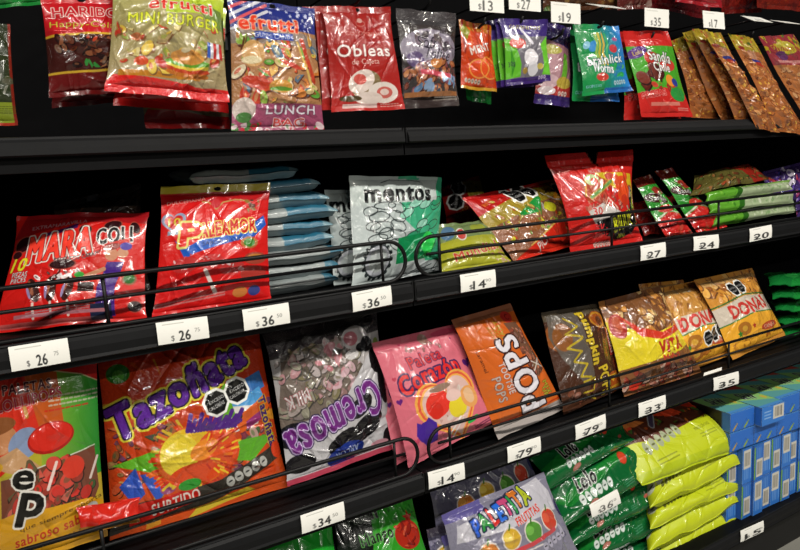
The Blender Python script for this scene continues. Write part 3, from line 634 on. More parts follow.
def a_mentos(a):
    a.rect(0, 0, 1, 1, 'aab4b4').poly([(.5, 1), (1, 1), (1, 0), (.8, 0), (.72, .35), (.5, .55), (.45, .8)], '3aa078').poly([(.68, 1), (.95, 1), (.9, .88), (.7, .86)], 'a4b4b0')
    a.rect(0, .72, .86, .97, 'aeb8b6').poly([(.55, .98), (.72, .98), (.66, .9)], '3aa078')
    K = '20282a'
    for u, v, rx, ry in ((.24, .60, .10, .045), (.26, .50, .12, .05), (.22, .40, .10, .04), (.3, .70, .12, .035), (.16, .66, .06, .04), (.3, .44, .08, .05), (.18, .52, .07, .04)): a.ring(u, v, rx, ry, .010, K)
    for k in range(12):
        u, v = a.rng.uniform(.5, .92), a.rng.uniform(.3, .74); a.ell(u, v, .09, .04, ['3aa078', '88c0ac', '2c9068'][k % 3], 20); a.ring(u, v, .09, .04, .007, K, rot=20)
    for k in range(5): a.ring(.42, .32 + k * .09, .10, .05, .009, K, rot=-20)
    for k in range(16): t = k * .3927; a.ell(.22 + .155 * math.cos(t) / a.asp, .2 + .155 * math.sin(t), .02, .02, K)
    a.ell(.22, .2, .15, .15, K).ell(.22, .2, .135, .135, 'a4a8b0').ell(.22, .2, .10, .10, 'a8b0b0'); a.poly([(.42, .38), (.82, .42), (.86, .16), (.42, .14)], '0e7a46').line([(.46, .2), (.62, .34), (.8, .38)], .012, '6ab894').line([(.5, .16), (.66, .3)], .012, '6ab894')
    a.ell(.80, .30, .10, .12, '2cbc50'); a.poly([(.45, .14), (1, .12), (1, 0), (.4, 0)], 'a0a8aa')
    for k in range(7): a.line([(a.rng.uniform(.4, 1), a.rng.uniform(0, .13)), (a.rng.uniform(.4, 1), a.rng.uniform(0, .13))], .008, K)
    a.rect(0, .74, .9, .96, 'b4bebc').line([(.3, .93), (.4, .96), (.6, .95), (.7, .93)], .008, K)
    a.text('mentos', .47, .825, .16, '0c1012', w=.78, bold=.10, rot=-1)
def a_mentos_side(a):
    a.grad(0, 0, 1, 1, '8c9494', '9aa4a4'); a.rect(.52, 0, 1, 1, '24647e').rect(.9, 0, 1, 1, '6c8c98').rect(.42, .3, .52, .8, '262c30', .8); a.small(.3, .3, .2, 3, '606868')
def a_mentos_side2(a):
    a.grad(0, 0, 1, 1, '8c9494', '98a2a4'); a.text('RED MES GUM', .45, .3, .12, '30383a', w=.34, bold=.02); a.rect(.86, 0, 1, 1, '3c748c'); a.text('NET WT 37g', .45, .7, .10, '30383a', w=.3, bold=.02)
def a_yellowgreen(a):
    a.rect(0, 0, 1, 1, '9c9c2c').rect(0, .62, 1, 1, '6a7c50').ell(.15, .78, .16, .14, '4a6a88').ell(.7, .8, .2, .1, '8a9438').ell(.36, .7, .12, .14, 'd0c8c0', 20).ell(.36, .7, .10, .11, 'b03a34', 20)
    a.text('Mundial', .55, .33, .17, 'b84434', w=1.0, bold=.05, rot=10, out=((.05, 'c8b890'),)); a.scatter(.75, .0, 1, .3, 10, ['b89a88', 'a0705a'], .03, .07)
def a_redgold(a):
    a.rect(0, 0, 1, 1, '941414').poly([(.55, 1), (1, .9), (1, 0), (.6, 0)], '8c7a28').poly([(.75, .6), (1, .55), (1, .1), (.8, .1)], '2c7028').scatter(.6, .1, 1, .9, 26, ['202014', 'a08a2a', 'b8a848'], .015, .04)
    a.line([(.1, .12), (.55, .3), (.6, .95)], .025, 'b89a40').text('Vero', .3, .45, .10, 'b0882c', w=.3, rot=35, bold=.02); a.octo(.32, .78, .15, 60)
def a_bigred(a):
    a.rect(0, 0, 1, 1, '8a5a40').poly([(0, 1), (1, 1), (1, .86), (.62, .88), (0, .68)], 'b01a18').poly([(0, .70), (.62, .9), (.95, .9), (1, .78), (.2, .55), (0, .5)], '9a8428').scatter(.15, .62, .9, .86, 26, ['1c1c10', 'b0a030', 'a88c24'], .012, .035)
    a.poly([(.25, .55), (.6, .78), (.5, .52)], '1c8a38').scatter(.1, .28, .95, .66, 90, ['a8a49c', 'c8c430', '88502c', 'c09060', 'c04424', '5a8a38', 'd07830', '703c28', 'b8a850'], .02, .055, .6, '6a4a34')
    a.ell(.62, .57, .10, .08, 'c8c82c').ell(.80, .66, .10, .095, 'd08a20').ell(.80, .67, .07, .05, 'e8a834').ell(.35, .40, .13, .10, '8a5228').line([(.66, .8), (.78, .62)], .02, 'd0ccc4').line([(.88, .6), (1, .45)], .02, 'd0ccc4')
    a.poly([(0, .0), (1, 0), (1, .42), (.55, .33), (.2, .12)], 'c42818').line([(.22, .14), (.6, .36), (1, .42)], .02, 'c8a050').text('PICA', .35, .15, .11, 'd8ccc4', w=.28, rot=25, bold=.04).scatter(.5, .0, 1, .3, 9, ['cc3c28', 'b82418'], .04, .08)
    a.text('Vero', .12, .84, .06, 'c08c38', w=.16, rot=20); a.octo(.48, .88, .14, 8); a.octo(.93, .78, .14, -5, 1); a.text('MIX TAMARINDO', .66, .96, .028, 'b88878', w=.3)
def a_puff(a):
    a.rect(0, 0, 1, 1, 'c0201a').rect(0, 0, 1, .25, 'c82420').poly([(.42, .78), (.95, .74), (.98, .55), (.6, .6)], 'c8a820').ell(.62, .72, .08, .04, 'c04840').text('PALETÓN', .45, .79, .04, 'd8c8c0', w=.15, out=((.04, 'b02828'),))
    a.scatter(.2, .35, .95, .66, 50, ['b84c38', 'b87060', '9a3830', 'a88878', '8a3428', 'a04a38'], .02, .05, .6, '6a2420')
    a.poly([(.22, .70), (.42, .74), (.62, .66), (.35, .48), (.25, .46)], 'a84424').ell(.38, .70, .09, .06, 'b8c890').ell(.4, .68, .05, .04, 'c84030').line([(.3, .52), (.62, .67)], .05, 'b8923c').line([(.3, .52), (.62, .67)], .028, '5a8a40').line([(.24, .54), (.3, .70)], .02, 'd09838')
    a.poly([(.22, .38), (.42, .45), (.68, .34), (.6, .24), (.3, .22)], 'c0bab6').line([(.4, .36), (.52, .50), (.62, .38)], .016, 'd8b0a0').text('30', .34, .375, .075, 'c02c28', w=.13, bold=.05, out=((.06, 'e0d4d0'),))
    a.ell(.77, .57, .12, .15, 'd8481c').ell(.70, .68, .05, .07, 'cc4420', 30).ell(.84, .69, .05, .07, 'cc4420', -20).ell(.78, .46, .07, .06, 'b83018').ell(.92, .5, .05, .10, '9a8078')
    a.poly([(.30, .27), (.36, .14), (.62, .06), (.85, .12), (.97, .22), (.97, .36), (.93, .5), (.86, .48), (.85, .36), (.5, .3)], '141010')
    a.text('PiKe', .36, .19, .11, 'c8242a', w=.18, bold=.07, rot=-4); a.text('BUUTIN', .70, .25, .16, 'd4d828', w=.36, bold=.06, rot=12, out=((.03, '141010'),)); a.line([(.93, .38), (.94, .55)], .035, '141010').line([(.93, .38), (.94, .54)], .022, 'c8cc28')
    a.text('MINI', .67, .105, .04, 'b0b840', w=.12, bold=.04).hole([(.42, 1.01), (.50, .86), (.53, .84), (.60, 1.01)]); a.nutri(.42, .045, 6, .055, -1, 'c8a8a0', '702020'); a.text('Paletón', .18, .86, .03, 'c88070', w=.12)
def a_wedge(a):
    a.rect(0, 0, 1, 1, '2c8a2c').rect(0, .84, 1, 1, '6a1c16').poly([(0, 0), (1, 0), (1, .30), (.5, .36), (0, .26)], 'c02420'); a.line([(0, .28), (.5, .38), (1, .32)], .02, 'd0c8b8').ell(.4, .60, .20, .08, '3a1614', -20).ell(.7, .72, .14, .07, '8a2820')
    a.scatter(.1, .5, .9, .8, 18, ['d0d0c8', '8a1c1c', '2a2a20', 'b02a24', '5aa840'], .015, .04); a.scatter(.1, .05, .9, .3, 10, ['d03c30', 'a81c1c', 'c85040'], .03, .06); a.ell(.5, .42, .14, .06, 'b02c20').text('Sandía', .45, .60, .08, 'd8d8d0', w=.30, rot=-10, bold=.03, out=((.04, '202020'),))
def a_flatred(a):
    a.rect(0, 0, 1, 1, '5a5428').poly([(.3, 1), (1, 1), (1, 0), (.78, 0), (.7, .5)], '8c2418').scatter(0, 0, 1, 1, 60, ['6c6a30', '7a3a1c', '8a6438', '4a5a28', 'a04428', '5a3420'], .05, .14, .5, '302c14')
def a_tube(a):
    a.rect(0, 0, 1, 1, '9cac88').rect(0, 0, .30, 1, '5a9c2c').rect(.3, 0, .36, 1, '2a6018'); a.scatter(.4, .2, .98, .9, 26, ['b4c2a0', '8ca478', 'c4ccb4', '7c9868'], .1, .24, .7); a.rect(.36, .72, 1, .86, '64902c').scatter(.02, .2, .28, .8, 5, ['3c7c20', '74b03c'], .1, .2)
def a_candy_purple(a):
    a.rect(0, 0, 1, 1, '3a2860'); a.scatter(0, 0, 1, 1, 50, ['4a3088', '8a3060', 'a83040', 'b0a0b8', '34348a', '703880', 'c0b8c8'], .05, .12, .7, '1c1434')
# third shelf
def a_lolli(a):
    a.grad(0, 0, 1, 1, 'b8902c', '8aa02c').grad(.5, .35, 1, 1, '88a030', '1f7c28', True); a.poly([(0, .4), (0, 1), (.55, 1), (.62, .75), (.6, .6), (.3, .5), (.1, .4)], 'c02c1c').poly([(.35, .9), (.62, .95), (.7, .6), (.5, .6)], 'b0501c')
    a.poly([(0, 1), (1, 1), (1, .84), (.85, .88), (.6, .905), (.3, .905), (0, .86)], 'a81a14').line([(0, .86), (.3, .905), (.6, .905), (.85, .88), (1, .84)], .006, 'b8a880')
    a.text('PALETAS', .38, .835, .045, '4a1420', w=.26, bold=.06, rot=6, out=((.035, 'b8a090'),)); a.text('LOLLIPOPS', .40, .775, .05, 'b02038', w=.35, bold=.06, rot=10, out=((.035, 'c0a8a0'),)); a.small(.78, .79, .28, 3, 'b8b0a0', 3, .009, .022).small(.72, .72, .24, 1, 'b82818', 3, .009)
    a.ell(.15, .605, .10, .07, 'b07850').ell(.12, .66, .11, .04, '7c4a28', 10).ell(.36, .575, .085, .07, '7888a8', 30).poly([(.05, .5), (.3, .56), (.5, .45), (.4, .42), (.2, .46)], 'b08860').ell(.58, .585, .125, .075, '9a1c14', 8).ell(.58, .59, .115, .065, 'c0281c', 8).ell(.1, .48, .06, .03, 'b88c28').line([(.36, .74), (.38, .70)], .02, 'a87830')
    a.poly([(.18, .42), (.95, .50), (.97, .28), (.9, .20), (.2, .2)], '6a3c2c').line([(.25, .425), (.95, .505)], .006, 'c0c0b0')
    a.scatter(.3, .22, .95, .46, 40, ['a82c24', 'c04438', '38502c', '8a3428', 'b85848', '5a5038', 'c03028'], .02, .05, .8, '30201a').ell(.76, .42, .06, .055, 'c03828').line([(.62, .46), (.55, .34)], .016, 'd8c0b8').line([(.9, .34), (.97, .44)], .014, 'c8b8b0')
    a.poly([(.0, .22), (.3, .26), (.9, .24), (1, .2), (1, 0), (0, 0)], 'c08c1c'); a.text('que siempre aporta', .66, .205, .022, '4a3010', w=.42, rot=8); a.text('sabroso sabor', .6, .135, .05, 'a82c1c', w=.38, bold=.05, rot=6); a.text('a tus momentos dulces', .62, .08, .018, '4a3010', w=.44, rot=6); a.ell(.9, .19, .03, .025, 'a8a8a0')
    a.text('e', .36, .43, .12, '14120f', w=.10, bold=.07, rot=-10, out=((.05, 'd0ccc4'),)); a.text('p', .43, .31, .15, '14120f', w=.11, bold=.08, rot=-12, out=((.05, 'd0ccc4'),)); a.poly([(0, .36), (.14, .30), (.08, .2), (0, .22)], '4a88b0'); a.ell(.05, .2, .05, .04, 'b82c20')
def a_taz(a):
    a.grad(0, 0, 1, 1, 'c04a1c', 'a82c12')
    for k in range(13):
        t = math.radians(20 + k * 26); a.poly([(.35 + .1 * math.cos(t), .68 + .1 * math.sin(t)), (.35 + .9 * math.cos(t + .06), .68 + .8 * math.sin(t + .06)), (.35 + .9 * math.cos(t + .16), .68 + .8 * math.sin(t + .16))], ['c8a030', 'c05020', 'b83a14'][k % 3], .7)
    a.rect(0, .88, 1, 1, '9c2410', .85).ell(.10, .83, .06, .05, '2c6a24').ell(.1, .82, .03, .03, '4a8a34')
    a.scatter(.02, .18, .98, .55, 120, ['7a4a28', 'a05a34', 'b88a50', '5a3424', 'c0502c', '8a6a40', '40583a', '6a3a58'], .015, .04, .6, '3a2018')
    # wrapped sweets seen on the right
    a.poly([(.72, .66), (.95, .72), (.97, .62), (.74, .57)], '3468a8').poly([(.66, .55), (.93, .63), (.95, .56), (.7, .47)], '4a90c8').poly([(.66, .56), (.9, .53), (.88, .42), (.64, .40)], 'd0ccc8').poly([(.72, .48), (.96, .58), (.98, .50), (.76, .39)], 'c8561c').poly([(.8, .45), (.92, .50), (.9, .44), (.8, .4)], '8a2c6a').ell(.70, .47, .02, .02, '202020').ell(.76, .49, .02, .02, '202020').scatter(.7, .28, .95, .42, 16, ['6a2c3c', '38502c', '8a3a48', '506a3c', 'a88a80'], .02, .04)
    # flame-feathered fruit ball with green leaves
    a.poly([(.60, .60), (.70, .70), (.74, .50), (.62, .46)], '5c9c24').poly([(.02, .37), (.3, .42), (.34, .26)], '5aa024').poly([(.68, .36), (.98, .34), (.80, .22), (.68, .26)], '58a028').poly([(.05, .26), (.14, .34), (.18, .2), (.12, .15)], '2c4ca8').poly([(.16, .3), (.2, .22), (.24, .14), (.28, .18), (.22, .3)], '3454b0').ell(.3, .2, .04, .03, '8a4a70').ell(.14, .12, .06, .03, 'a8642c')
    r = a.rng
    for k in range(70):
        t = r.uniform(0, 6.283); R = r.uniform(.16, .215); a.line([(.48 + .1 * math.cos(t) / a.asp, .34 + .1 * math.sin(t)), (.48 + R * 1.25 * math.cos(t) / a.asp, .34 + R * 1.02 * math.sin(t))], .014, ['c83c18', 'c8a82c', 'd06020', 'b82c18'][k % 4])
    a.ell(.48, .34, .21, .165, 'c8581c').ell(.43, .36, .15, .13, 'd0a824').ell(.38, .36, .10, .11, 'd8c034').ell(.60, .33, .12, .12, 'd04c20').ell(.46, .24, .14, .06, 'c8441c').ell(.52, .36, .08, .05, 'd88028', 20)
    for k in range(60): t = r.uniform(-1.6, 1.2); R = r.uniform(.05, .19); a.line([(.5 + R * math.cos(t) / a.asp, .32 + R * .8 * math.sin(t)), (.5 + (R + .04) * math.cos(t) / a.asp, .32 + (R + .04) * .8 * math.sin(t))], .010, ['c83c18', 'd8b02c', 'd06820', 'b02c18'][k % 4])
    for k in range(16): a.line([(.44 + k * .019, .475 - .002 * k), (.47 + k * .021, .555 - .03 * (k % 3) - .002 * k)], .024, '4a2478')
    a.text('Tazoñata', .44, .715, .165, '5a2890', w=.98, bold=.09, rot=21, sh=.10, out=((.11, 'ccc03c'), (.05, '200c34')))
    a.octo(.70, .615, .070, 17)
    a.text('Tazoñata', .945, .42, .05, '3a1a5e', w=.30, bold=.08, rot=-84, out=((.07, 'b09c30'),))
    a.poly([(0, .16), (.34, .16), (.6, .17), (.98, .28), (1, .2), (.6, .06), (.35, .04), (.0, .02)], '34302a').poly([(.08, .15), (.46, .17), (.46, .09), (.1, .04)], 'b82018').text('SURTIDO', .34, .115, .065, 'd8ccc4', w=.24, rot=6, bold=.06, out=((.03, 'b82018'),)); a.nutri(.76, .17, 5, .065, 16, 'b0b0aa', '303030'); a.ell(.42, .19, .06, .03, '2c8a2c').poly([(.15, 0), (1, 0), (1, .12), (.7, .08), (.4, .03)], 'b8481c').poly([(.4, .0), (.8, .04), (.75, .08), (.45, .04)], 'b8a02c').ell(.97, .24, .03, .05, 'c83c1c')
def a_cremosa(a):
    a.rect(0, 0, 1, 1, 'a8a4a4').rect(0, .80, 1, 1, '343030').alpha(0, .82, 1, 1, .45); a.poly([(0, .45), (.08, .8), (.7, .84), (.74, .5), (.5, .42), (0, .34)], '6c6058')
    a.scatter(.02, .42, .74, .84, 110, ['7c7270', 'a09490', '8a6a68', 'b0a4a4', '5c5448', 'a87c80', '746c50', 'b89aa0', '8c8878', '484240'], .015, .05, .6, '403c38'); a.scatter(.35, .5, .75, .8, 14, ['b88088', 'c0a0a8', 'b07078'], .02, .05)
    a.ell(.74, .80, .10, .075, 'b4aeb0').ell(.70, .80, .05, .045, 'b06a74').ell(.84, .74, .05, .05, '201e20').ell(.9, .86, .04, .04, '241e20').ell(.78, .73, .04, .03, '1e1c1e').ell(.68, .70, .05, .03, 'c0bcbc').ell(.95, .72, .025, .04, '7c8a48')
    a.poly([(0, .36), (.5, .40), (.82, .66), (1, .72), (1, 0), (0, 0)], 'b8b6ba')
    for u, v, rx, ry, r_ in ((.92, .62, .055, .09, 10), (.97, .45, .05, .13, 0), (.50, .18, .12, .06, 20), (.74, .22, .14, .07, 25), (.12, .12, .10, .06, 0), (.95, .1, .05, .06, 0), (.10, .3, .12, .08, 0), (.70, .36, .1, .06, 30)): a.ell(u, v, rx, ry, '171518', r_)
    a.text('Cremosa', .47, .31, .23, '6a2478', w=.78, bold=.07, rot=196, out=((.09, '20163c'), (.045, 'b8a4cc')))
    a.text('MILK', .16, .52, .085, 'c8c4c4', w=.15, bold=.04, rot=192, out=((.04, 'a02430'),)); a.ell(.52, .09, .14, .07, '182c78', 8).text('ARCOR', .53, .10, .045, 'a8b4d0', w=.17, rot=188, bold=.02); a.ell(.85, .07, .07, .03, 'b88490').rect(0, 0, 1, .035, 'a83c50')
def a_corazon(a):
    a.rect(0, 0, 1, 1, 'cc6878').rect(0, .90, 1, 1, 'b85868').ell(.8, .95, .14, .03, 'b03c58').ell(.55, .93, .05, .05, '8a6a60')
    a.scatter(.3, .84, .7, .93, 12, ['9a5860', 'b88078', '7c4a48'], .015, .03); a.text('Dulces', .5, .87, .04, '98424c', w=.2, rot=2)
    for u, v, r_, c in ((.95, .62, .055, '50206c'), (.06, .5, .03, '602070'), (.28, .93, .015, 'a03050'), (.85, .88, .012, '702050'), (.72, .61, .014, 'a83858'), (.08, .68, .022, 'b03a50'), (.12, .16, .03, 'b84460'), (.93, .12, .02, 'b03850')): a.heart(u, v, r_, c)
    a.text('Paleta', .47, .775, .10, 'c02c34', w=.36, bold=.05, rot=3, out=((.05, '5a2448'),)); a.text('Corazón', .46, .635, .15, 'cc2424', w=.66, bold=.08, rot=4, arc=.02, out=((.09, '3c2050'),))
    a.heart(.56, .33, .37, 'e0a04a', 6).heart(.56, .33, .345, 'd45a3c', 6).heart(.56, .33, .32, 'e0a04a', 6).heart(.56, .33, .30, 'd0aca4', 6)
    a.scatter(.38, .22, .8, .44, 30, ['c8b0a4', 'b89088', 'd0c0b8', 'a88070'], .02, .05); a.ell(.42, .38, .13, .11, 'd8382c', 20).ell(.38, .33, .07, .07, 'c82c20').ell(.62, .29, .10, .09, 'd8c430', 10).ell(.62, .40, .09, .05, 'd8b8b0').ell(.80, .33, .10, .10, 'd89858', 0).ell(.80, .34, .06, .07, 'd8b088').ell(.5, .5, .12, .03, '8a7060').line([(.40, .05), (.62, .20)], .016, 'd8d0c8').line([(.46, .03), (.64, .18)], .014, 'd0c4c0').ell(.74, .13, .07, .022, '2ca048', 10).ell(.24, .20, .095, .085, '3c2080').poly([(.13, .2), (.16, .30), (.22, .26), (.28, .31), (.35, .24), (.33, .1), (.2, .1)], '42248a')
    a.small(.9, .06, .3, 2, '70284c', 3, .014)
def a_pops(a):
    a.grad(0, 0, 1, 1, 'cc6424', 'c05a20').rect(0, .93, 1, 1, '7a5240', .8).rect(0, 0, 1, .10, 'a8a09c').line([(0, .115), (1, .12)], .010, 'b83018').poly([(.68, .86), (.92, .84), (.97, .4), (.78, .36)], '6c4a38')
    a.scatter(.72, .4, .94, .8, 40, ['8a4434', '9c5a48', 'a8948c', '6c3c30', 'b06c50', '7c5a50'], .012, .04, .6, '4a2c22').line([(.78, .5), (.96, .42)], .012, 'c8c0b8').line([(.76, .42), (.95, .5)], .012, 'c8c0b8'); a.ell(.80, .90, .07, .05, 'b02c24').text('C', .8, .9, .05, '601414')
    a.text('GIANT', .56, .80, .055, 'a8862c', w=.20, rot=90, bold=.05); a.text('FUN SIZE', .48, .74, .05, 'a8862c', w=.22, rot=90, bold=.04); a.text('ORANGE', .40, .76, .04, 'a07c2c', w=.22, rot=90)
    a.text('POPS', .56, .44, .25, 'd8d4dc', w=.62, bold=.08, rot=92, out=((.06, '3a1c18'),)); a.text('TOOTSIE', .33, .44, .06, 'c8b8b0', w=.26, bold=.05, rot=-88, out=((.05, '8a2418'),)); a.text('POPS', .20, .37, .075, 'b0a098', w=.20, bold=.06, rot=-88, out=((.04, '5a2c20'),)); a.text('caramel', .12, .62, .03, '3c2018', w=.18, rot=-88)
    a.text('MIX', .86, .25, .06, 'a89c2c', w=.12, bold=.06, rot=-86, out=((.05, '302418'),)); a.text('UP', .80, .22, .05, 'a8a02c', w=.08, bold=.06, rot=-86, out=((.05, '302418'),))
def a_pumpkin(a):
    a.rect(0, 0, 1, 1, '44281a').rect(0, .9, 1, 1, '504638', 1).ell(.2, .74, .22, .17, '8a4c1c').poly([(.05, .95), (.5, .95), (.5, .25), (.32, .2), (.12, .5), (.02, .75)], '5c5650', .9).ell(.18, .72, .12, .14, '8c5020', 0, .85)
    a.line([(.26, .90), (.42, .80), (.22, .74), (.44, .68), (.20, .60), (.38, .54), (.24, .46), (.42, .40), (.28, .30), (.44, .26)], .022, 'b09a28'); a.scatter(.1, .05, .5, .25, 12, ['8a5a4a', '6c3a2c', '9a7a70', '70402c'], .03, .05); a.line([(.3, .24), (.5, .24), (.46, .12), (.3, .13)], .018, 'b09a28').line([(.35, .1), (.5, .02)], .018, 'b09a28')
    a.ell(.80, .82, .14, .10, '944a1a').ell(.82, .80, .06, .06, '5a2e16').ring(.8, .82, .12, .08, .02, 'b07c24'); a.ell(.82, .12, .16, .11, '9a4c1a').poly([(.7, .2), (.8, .12), (.9, .2)], 'c89828').line([(.72, .06), (.9, .06)], .03, 'c08c28').ell(.93, .3, .05, .07, '8a3a24')
    a.text('pumpkin', .585, .65, .125, 'c8ac2c', w=.56, bold=.12, rot=-90, out=((.04, '1c1410'),)); a.text('POPS', .66, .175, .14, 'c8ac2c', w=.30, bold=.12, rot=-86, out=((.04, '1c1410'),)); a.rect(.87, .40, .99, .72, 'a83c30').text('CHARMS', .93, .56, .075, 'd8ccc4', w=.27, bold=.06, rot=-90, out=((.03, 'a02c24'),)); a.text('Orange', .79, .50, .05, 'c0602c', w=.20, bold=.03, rot=-90); a.text('FLAVORED', .70, .56, .03, '7c4c38', w=.2, rot=-90)
def a_dona(a):
    a.rect(0, 0, 1, 1, 'cc8c38').scatter(0, .45, 1, 1, 70, ['e09c40', 'c88030', 'b07030', 'e8b058', '9a5c2c', 'dcb070'], .03, .08, .7, '6a4020')
    a.rect(.05, .88, .95, .94, 'b8a890', .4); a.poly([(0, .58), (.5, .66), (1, .60), (1, .08), (0, .05)], 'e8a834').poly([(0, .60), (.5, .68), (1, .62), (1, .40), (.5, .46), (0, .38)], 'd0c4b4').line([(0, .62), (.5, .70), (1, .64)], .016, '2c6a30').line([(0, .385), (.5, .455), (1, .395)], .014, '3a7a38')
    a.text('DONAS', .5, .54, .15, 'c83830', w=.84, bold=.10, rot=2, out=((.03, 'd0b8a8'),)); a.ell(.28, .30, .12, .08, 'a86c28').ell(.28, .30, .05, .035, 'c89838').star(.2, .25, .05, '3c7a2c').star(.42, .3, .04, 'a83828').ell(.7, .24, .22, .05, 'b84c2c').text('CANELA', .7, .24, .05, 'd8b8a0', w=.3, bold=.04); a.scatter(.05, .1, .95, .2, 9, ['b87c28', 'a86420'], .03, .05); a.octo(.48, .79, .085, 5)
def a_dona_y(a):
    a.rect(0, 0, 1, 1, '7c5030').scatter(0, .55, 1, 1, 60, ['c88840', 'a06830', 'd8a458', '7a4828', 'b07c40', 'd8b880'], .03, .08, .7, '50301c'); a.scatter(0, 0, 1, .22, 40, ['8a3424', 'a87868', '6a2c20', 'b09080', '8c4c3c'], .03, .06, .7, '38201a')
    a.poly([(0, .78), (.25, .62), (.5, .54), (1, .58), (1, .34), (.6, .28), (0, .26)], 'dcc82c').poly([(.15, .80), (.35, .62), (.6, .53), (1, .58), (1, .51), (.55, .46), (.3, .54)], 'c83824').ell(.10, .70, .09, .13, 'a82c1c').ell(.1, .72, .05, .09, 'b8502c').text('VITA', .64, .385, .12, 'b02c20', w=.36, bold=.07, rot=2, sh=.3, out=((.02, '6c1810'),)); a.text('MINI', .6, .27, .06, 'b83c28', w=.22, bold=.05); a.ell(.15, .08, .08, .05, 'c03424')
def a_dona_o(a):
    a_dona(a); a.rect(.02, .62, .98, .88, 'c08840').scatter(.05, .62, .95, .9, 22, ['d8a458', 'b87c3c', '94602c'], .03, .06); a.octo(.62, .32, .085, 8, 3); a.ell(.3, .15, .12, .07, 'a8682c').ell(.3, .15, .05, .03, 'c09038')
def a_green(a):
    a.rect(0, 0, 1, 1, '1a8034').rect(0, 0, .5, 1, '147030').ell(.5, .5, .2, .2, '2c9844')
# lowest shelf
def a_greenbright(a): a.grad(0, 0, 1, 1, '0f6a1c', '1ea028', True); a.ell(.8, .6, .3, .5, '1c9428')
def a_minigreen(a):
    a.rect(0, 0, 1, 1, '2a8a20').poly([(0, 0), (0, 1), (.45, 1), (.35, .5), (.2, 0)], '0c140c').text('MINI', .30, .80, .10, '1a201a', w=.34, bold=.07, rot=4, out=((.05, '6a7468'),)); a.text('Mango', .42, .60, .11, '101610', w=.36, bold=.05, rot=6, out=((.05, '4a8a40'),)); a.ell(.8, .55, .17, .13, '9c2414').scatter(.66, .42, .95, .68, 14, ['b03420', '7c1a10', 'b84c30'], .03, .06, .4, '5a1008').star(.85, .70, .07, 'a82818').scatter(.5, .7, 1, .98, 14, ['46a030', '1a6a18', '205a1c'], .01, .03)
def a_frutita(a, top=.80):
    a.rect(0, 0, 1, 1, '7c7a8c').scatter(0, 0, 1, 1, 60, ['9a96a8', '5a5870', 'b0acc0', '6c6888', '8884a0'], .02, .06, .5); a.poly([(.05, top - .16), (.08, top + .02), (.9, top + .18), (.97, top), (.95, top - .2)], 'b8b6c0').rect(.0, top + .08, .35, top + .2, '50488c', .8)
    a.text('PALETITA', .47, top + .02, .17, 'c82c2c', w=.90, bold=.12, rot=9, wob=.012, out=((.07, '1c2440'),), cols=['2458c8', '2c8a3c', 'c8302c', '2a68d0', 'c04878', '2c9048', 'c87028', 'a8b428']); a.text('FRUTITAS', .66, top - .12, .09, 'c83424', w=.40, bold=.06, rot=8, out=((.03, 'd0ccd0'),))
    fr(a, top - .36)
def fr(a, v0):
    for u, v, c, d in ((.25, 0, 'c87830', 'd89a48'), (.45, .07, 'c8a030', 'd8bc50'), (.65, .05, '4c8a30', '6cac48'), (.84, .10, 'c0402c', 'd05a40')): a.ell(u, v0 + v, .135, .13, 'd0c8c0').ell(u, v0 + v, .118, .112, c).ell(u - .03, v0 + v + .03, .06, .05, d).line([(u, v0 + v + .10), (u + .02, v0 + v + .15)], .02, '3c6a24')
    a.ell(1.0, v0 + .16, .06, .11, '2c2450'); a.line([(.35, v0 - .08), (.62, v0 - .07), (.85, v0 - .02)], .05, 'c04048').line([(.35, v0 - .13), (.7, v0 - .12)], .02, 'd0c8c8').text('Lolo', .45, v0 - .17, .07, 'c83824', w=.26, rot=10, bold=.05, out=((.03, 'd8c8c0'),)); a.nutri(.82, v0 - .13, 5, .10, 9, 'a8a4b8')
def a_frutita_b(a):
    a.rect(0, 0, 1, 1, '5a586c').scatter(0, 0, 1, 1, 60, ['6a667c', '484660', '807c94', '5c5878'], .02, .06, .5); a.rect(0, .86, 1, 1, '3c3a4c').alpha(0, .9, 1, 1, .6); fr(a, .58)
def a_greenbag(a):
    a.rect(0, 0, 1, 1, '0a5a2a').poly([(0, .55), (.3, .75), (.9, 1), (1, .9), (.5, .55), (.1, .3)], '1c7c2c', .8).text('Lolo', .30, .68, .34, '101210', w=.60, bold=.10, rot=3, out=((.08, 'b8bcb8'),)); a.ell(.72, .70, .13, .16, '8a1c10').ell(.72, .70, .12, .145, 'c03c20').scatter(.65, .6, .8, .8, 6, ['c85030', 'b03018'], .02, .03); a.nutri(.36, .34, 6, .24, 3, 'c8d0cc', '4a5a50'); a.ell(.95, .76, .05, .16, 'a05048', -55).ell(.30, .14, .15, .07, 'a8685c', 5).text('Vero', .3, .14, .07, 'c8a098', w=.18, rot=5); a.ell(.86, .30, .10, .05, 'a04c40', 12); a.small(.7, .2, .3, 3, '50886a', 5, .02, .05)
def a_yellowbag(a):
    a.rect(0, 0, 1, 1, 'b8c41c').rect(0, .0, 1, .12, 'a8b818'); a.poly([(0, .50), (.04, .98), (.97, 1), (.99, .62), (.6, .50), (.3, .42)], '5a2c1c')
    a.scatter(.05, .56, .95, .97, 40, ['d8582c', 'e04424', 'e08030', '8a4420', '486a24', 'c04c24', '403020'], .03, .09, .6, '34180c'); a.poly([(.03, .72), (.2, .66), (.32, .70), (.22, .82), (.12, .78)], 'e0803c').poly([(.42, .78), (.6, .68), (.72, .72), (.66, .9), (.5, .9)], 'e04824').ell(.86, .86, .12, .07, 'b83018', -20)
    a.line([(.34, .62), (.44, .80)], .09, 'a0a0a0').line([(.34, .62), (.44, .80)], .06, '4c4058').nutri(.34, .42, 6, .17, 10, 'a0a888', '54581c'); a.text('MANGO CON CHILE', .74, .42, .045, '5c6410', w=.36, rot=6); a.small(.76, .33, .36, 2, '828c14', 4, .014, .04); a.small(.3, .2, .4, 2, '7c8414', 4, .016, .05)

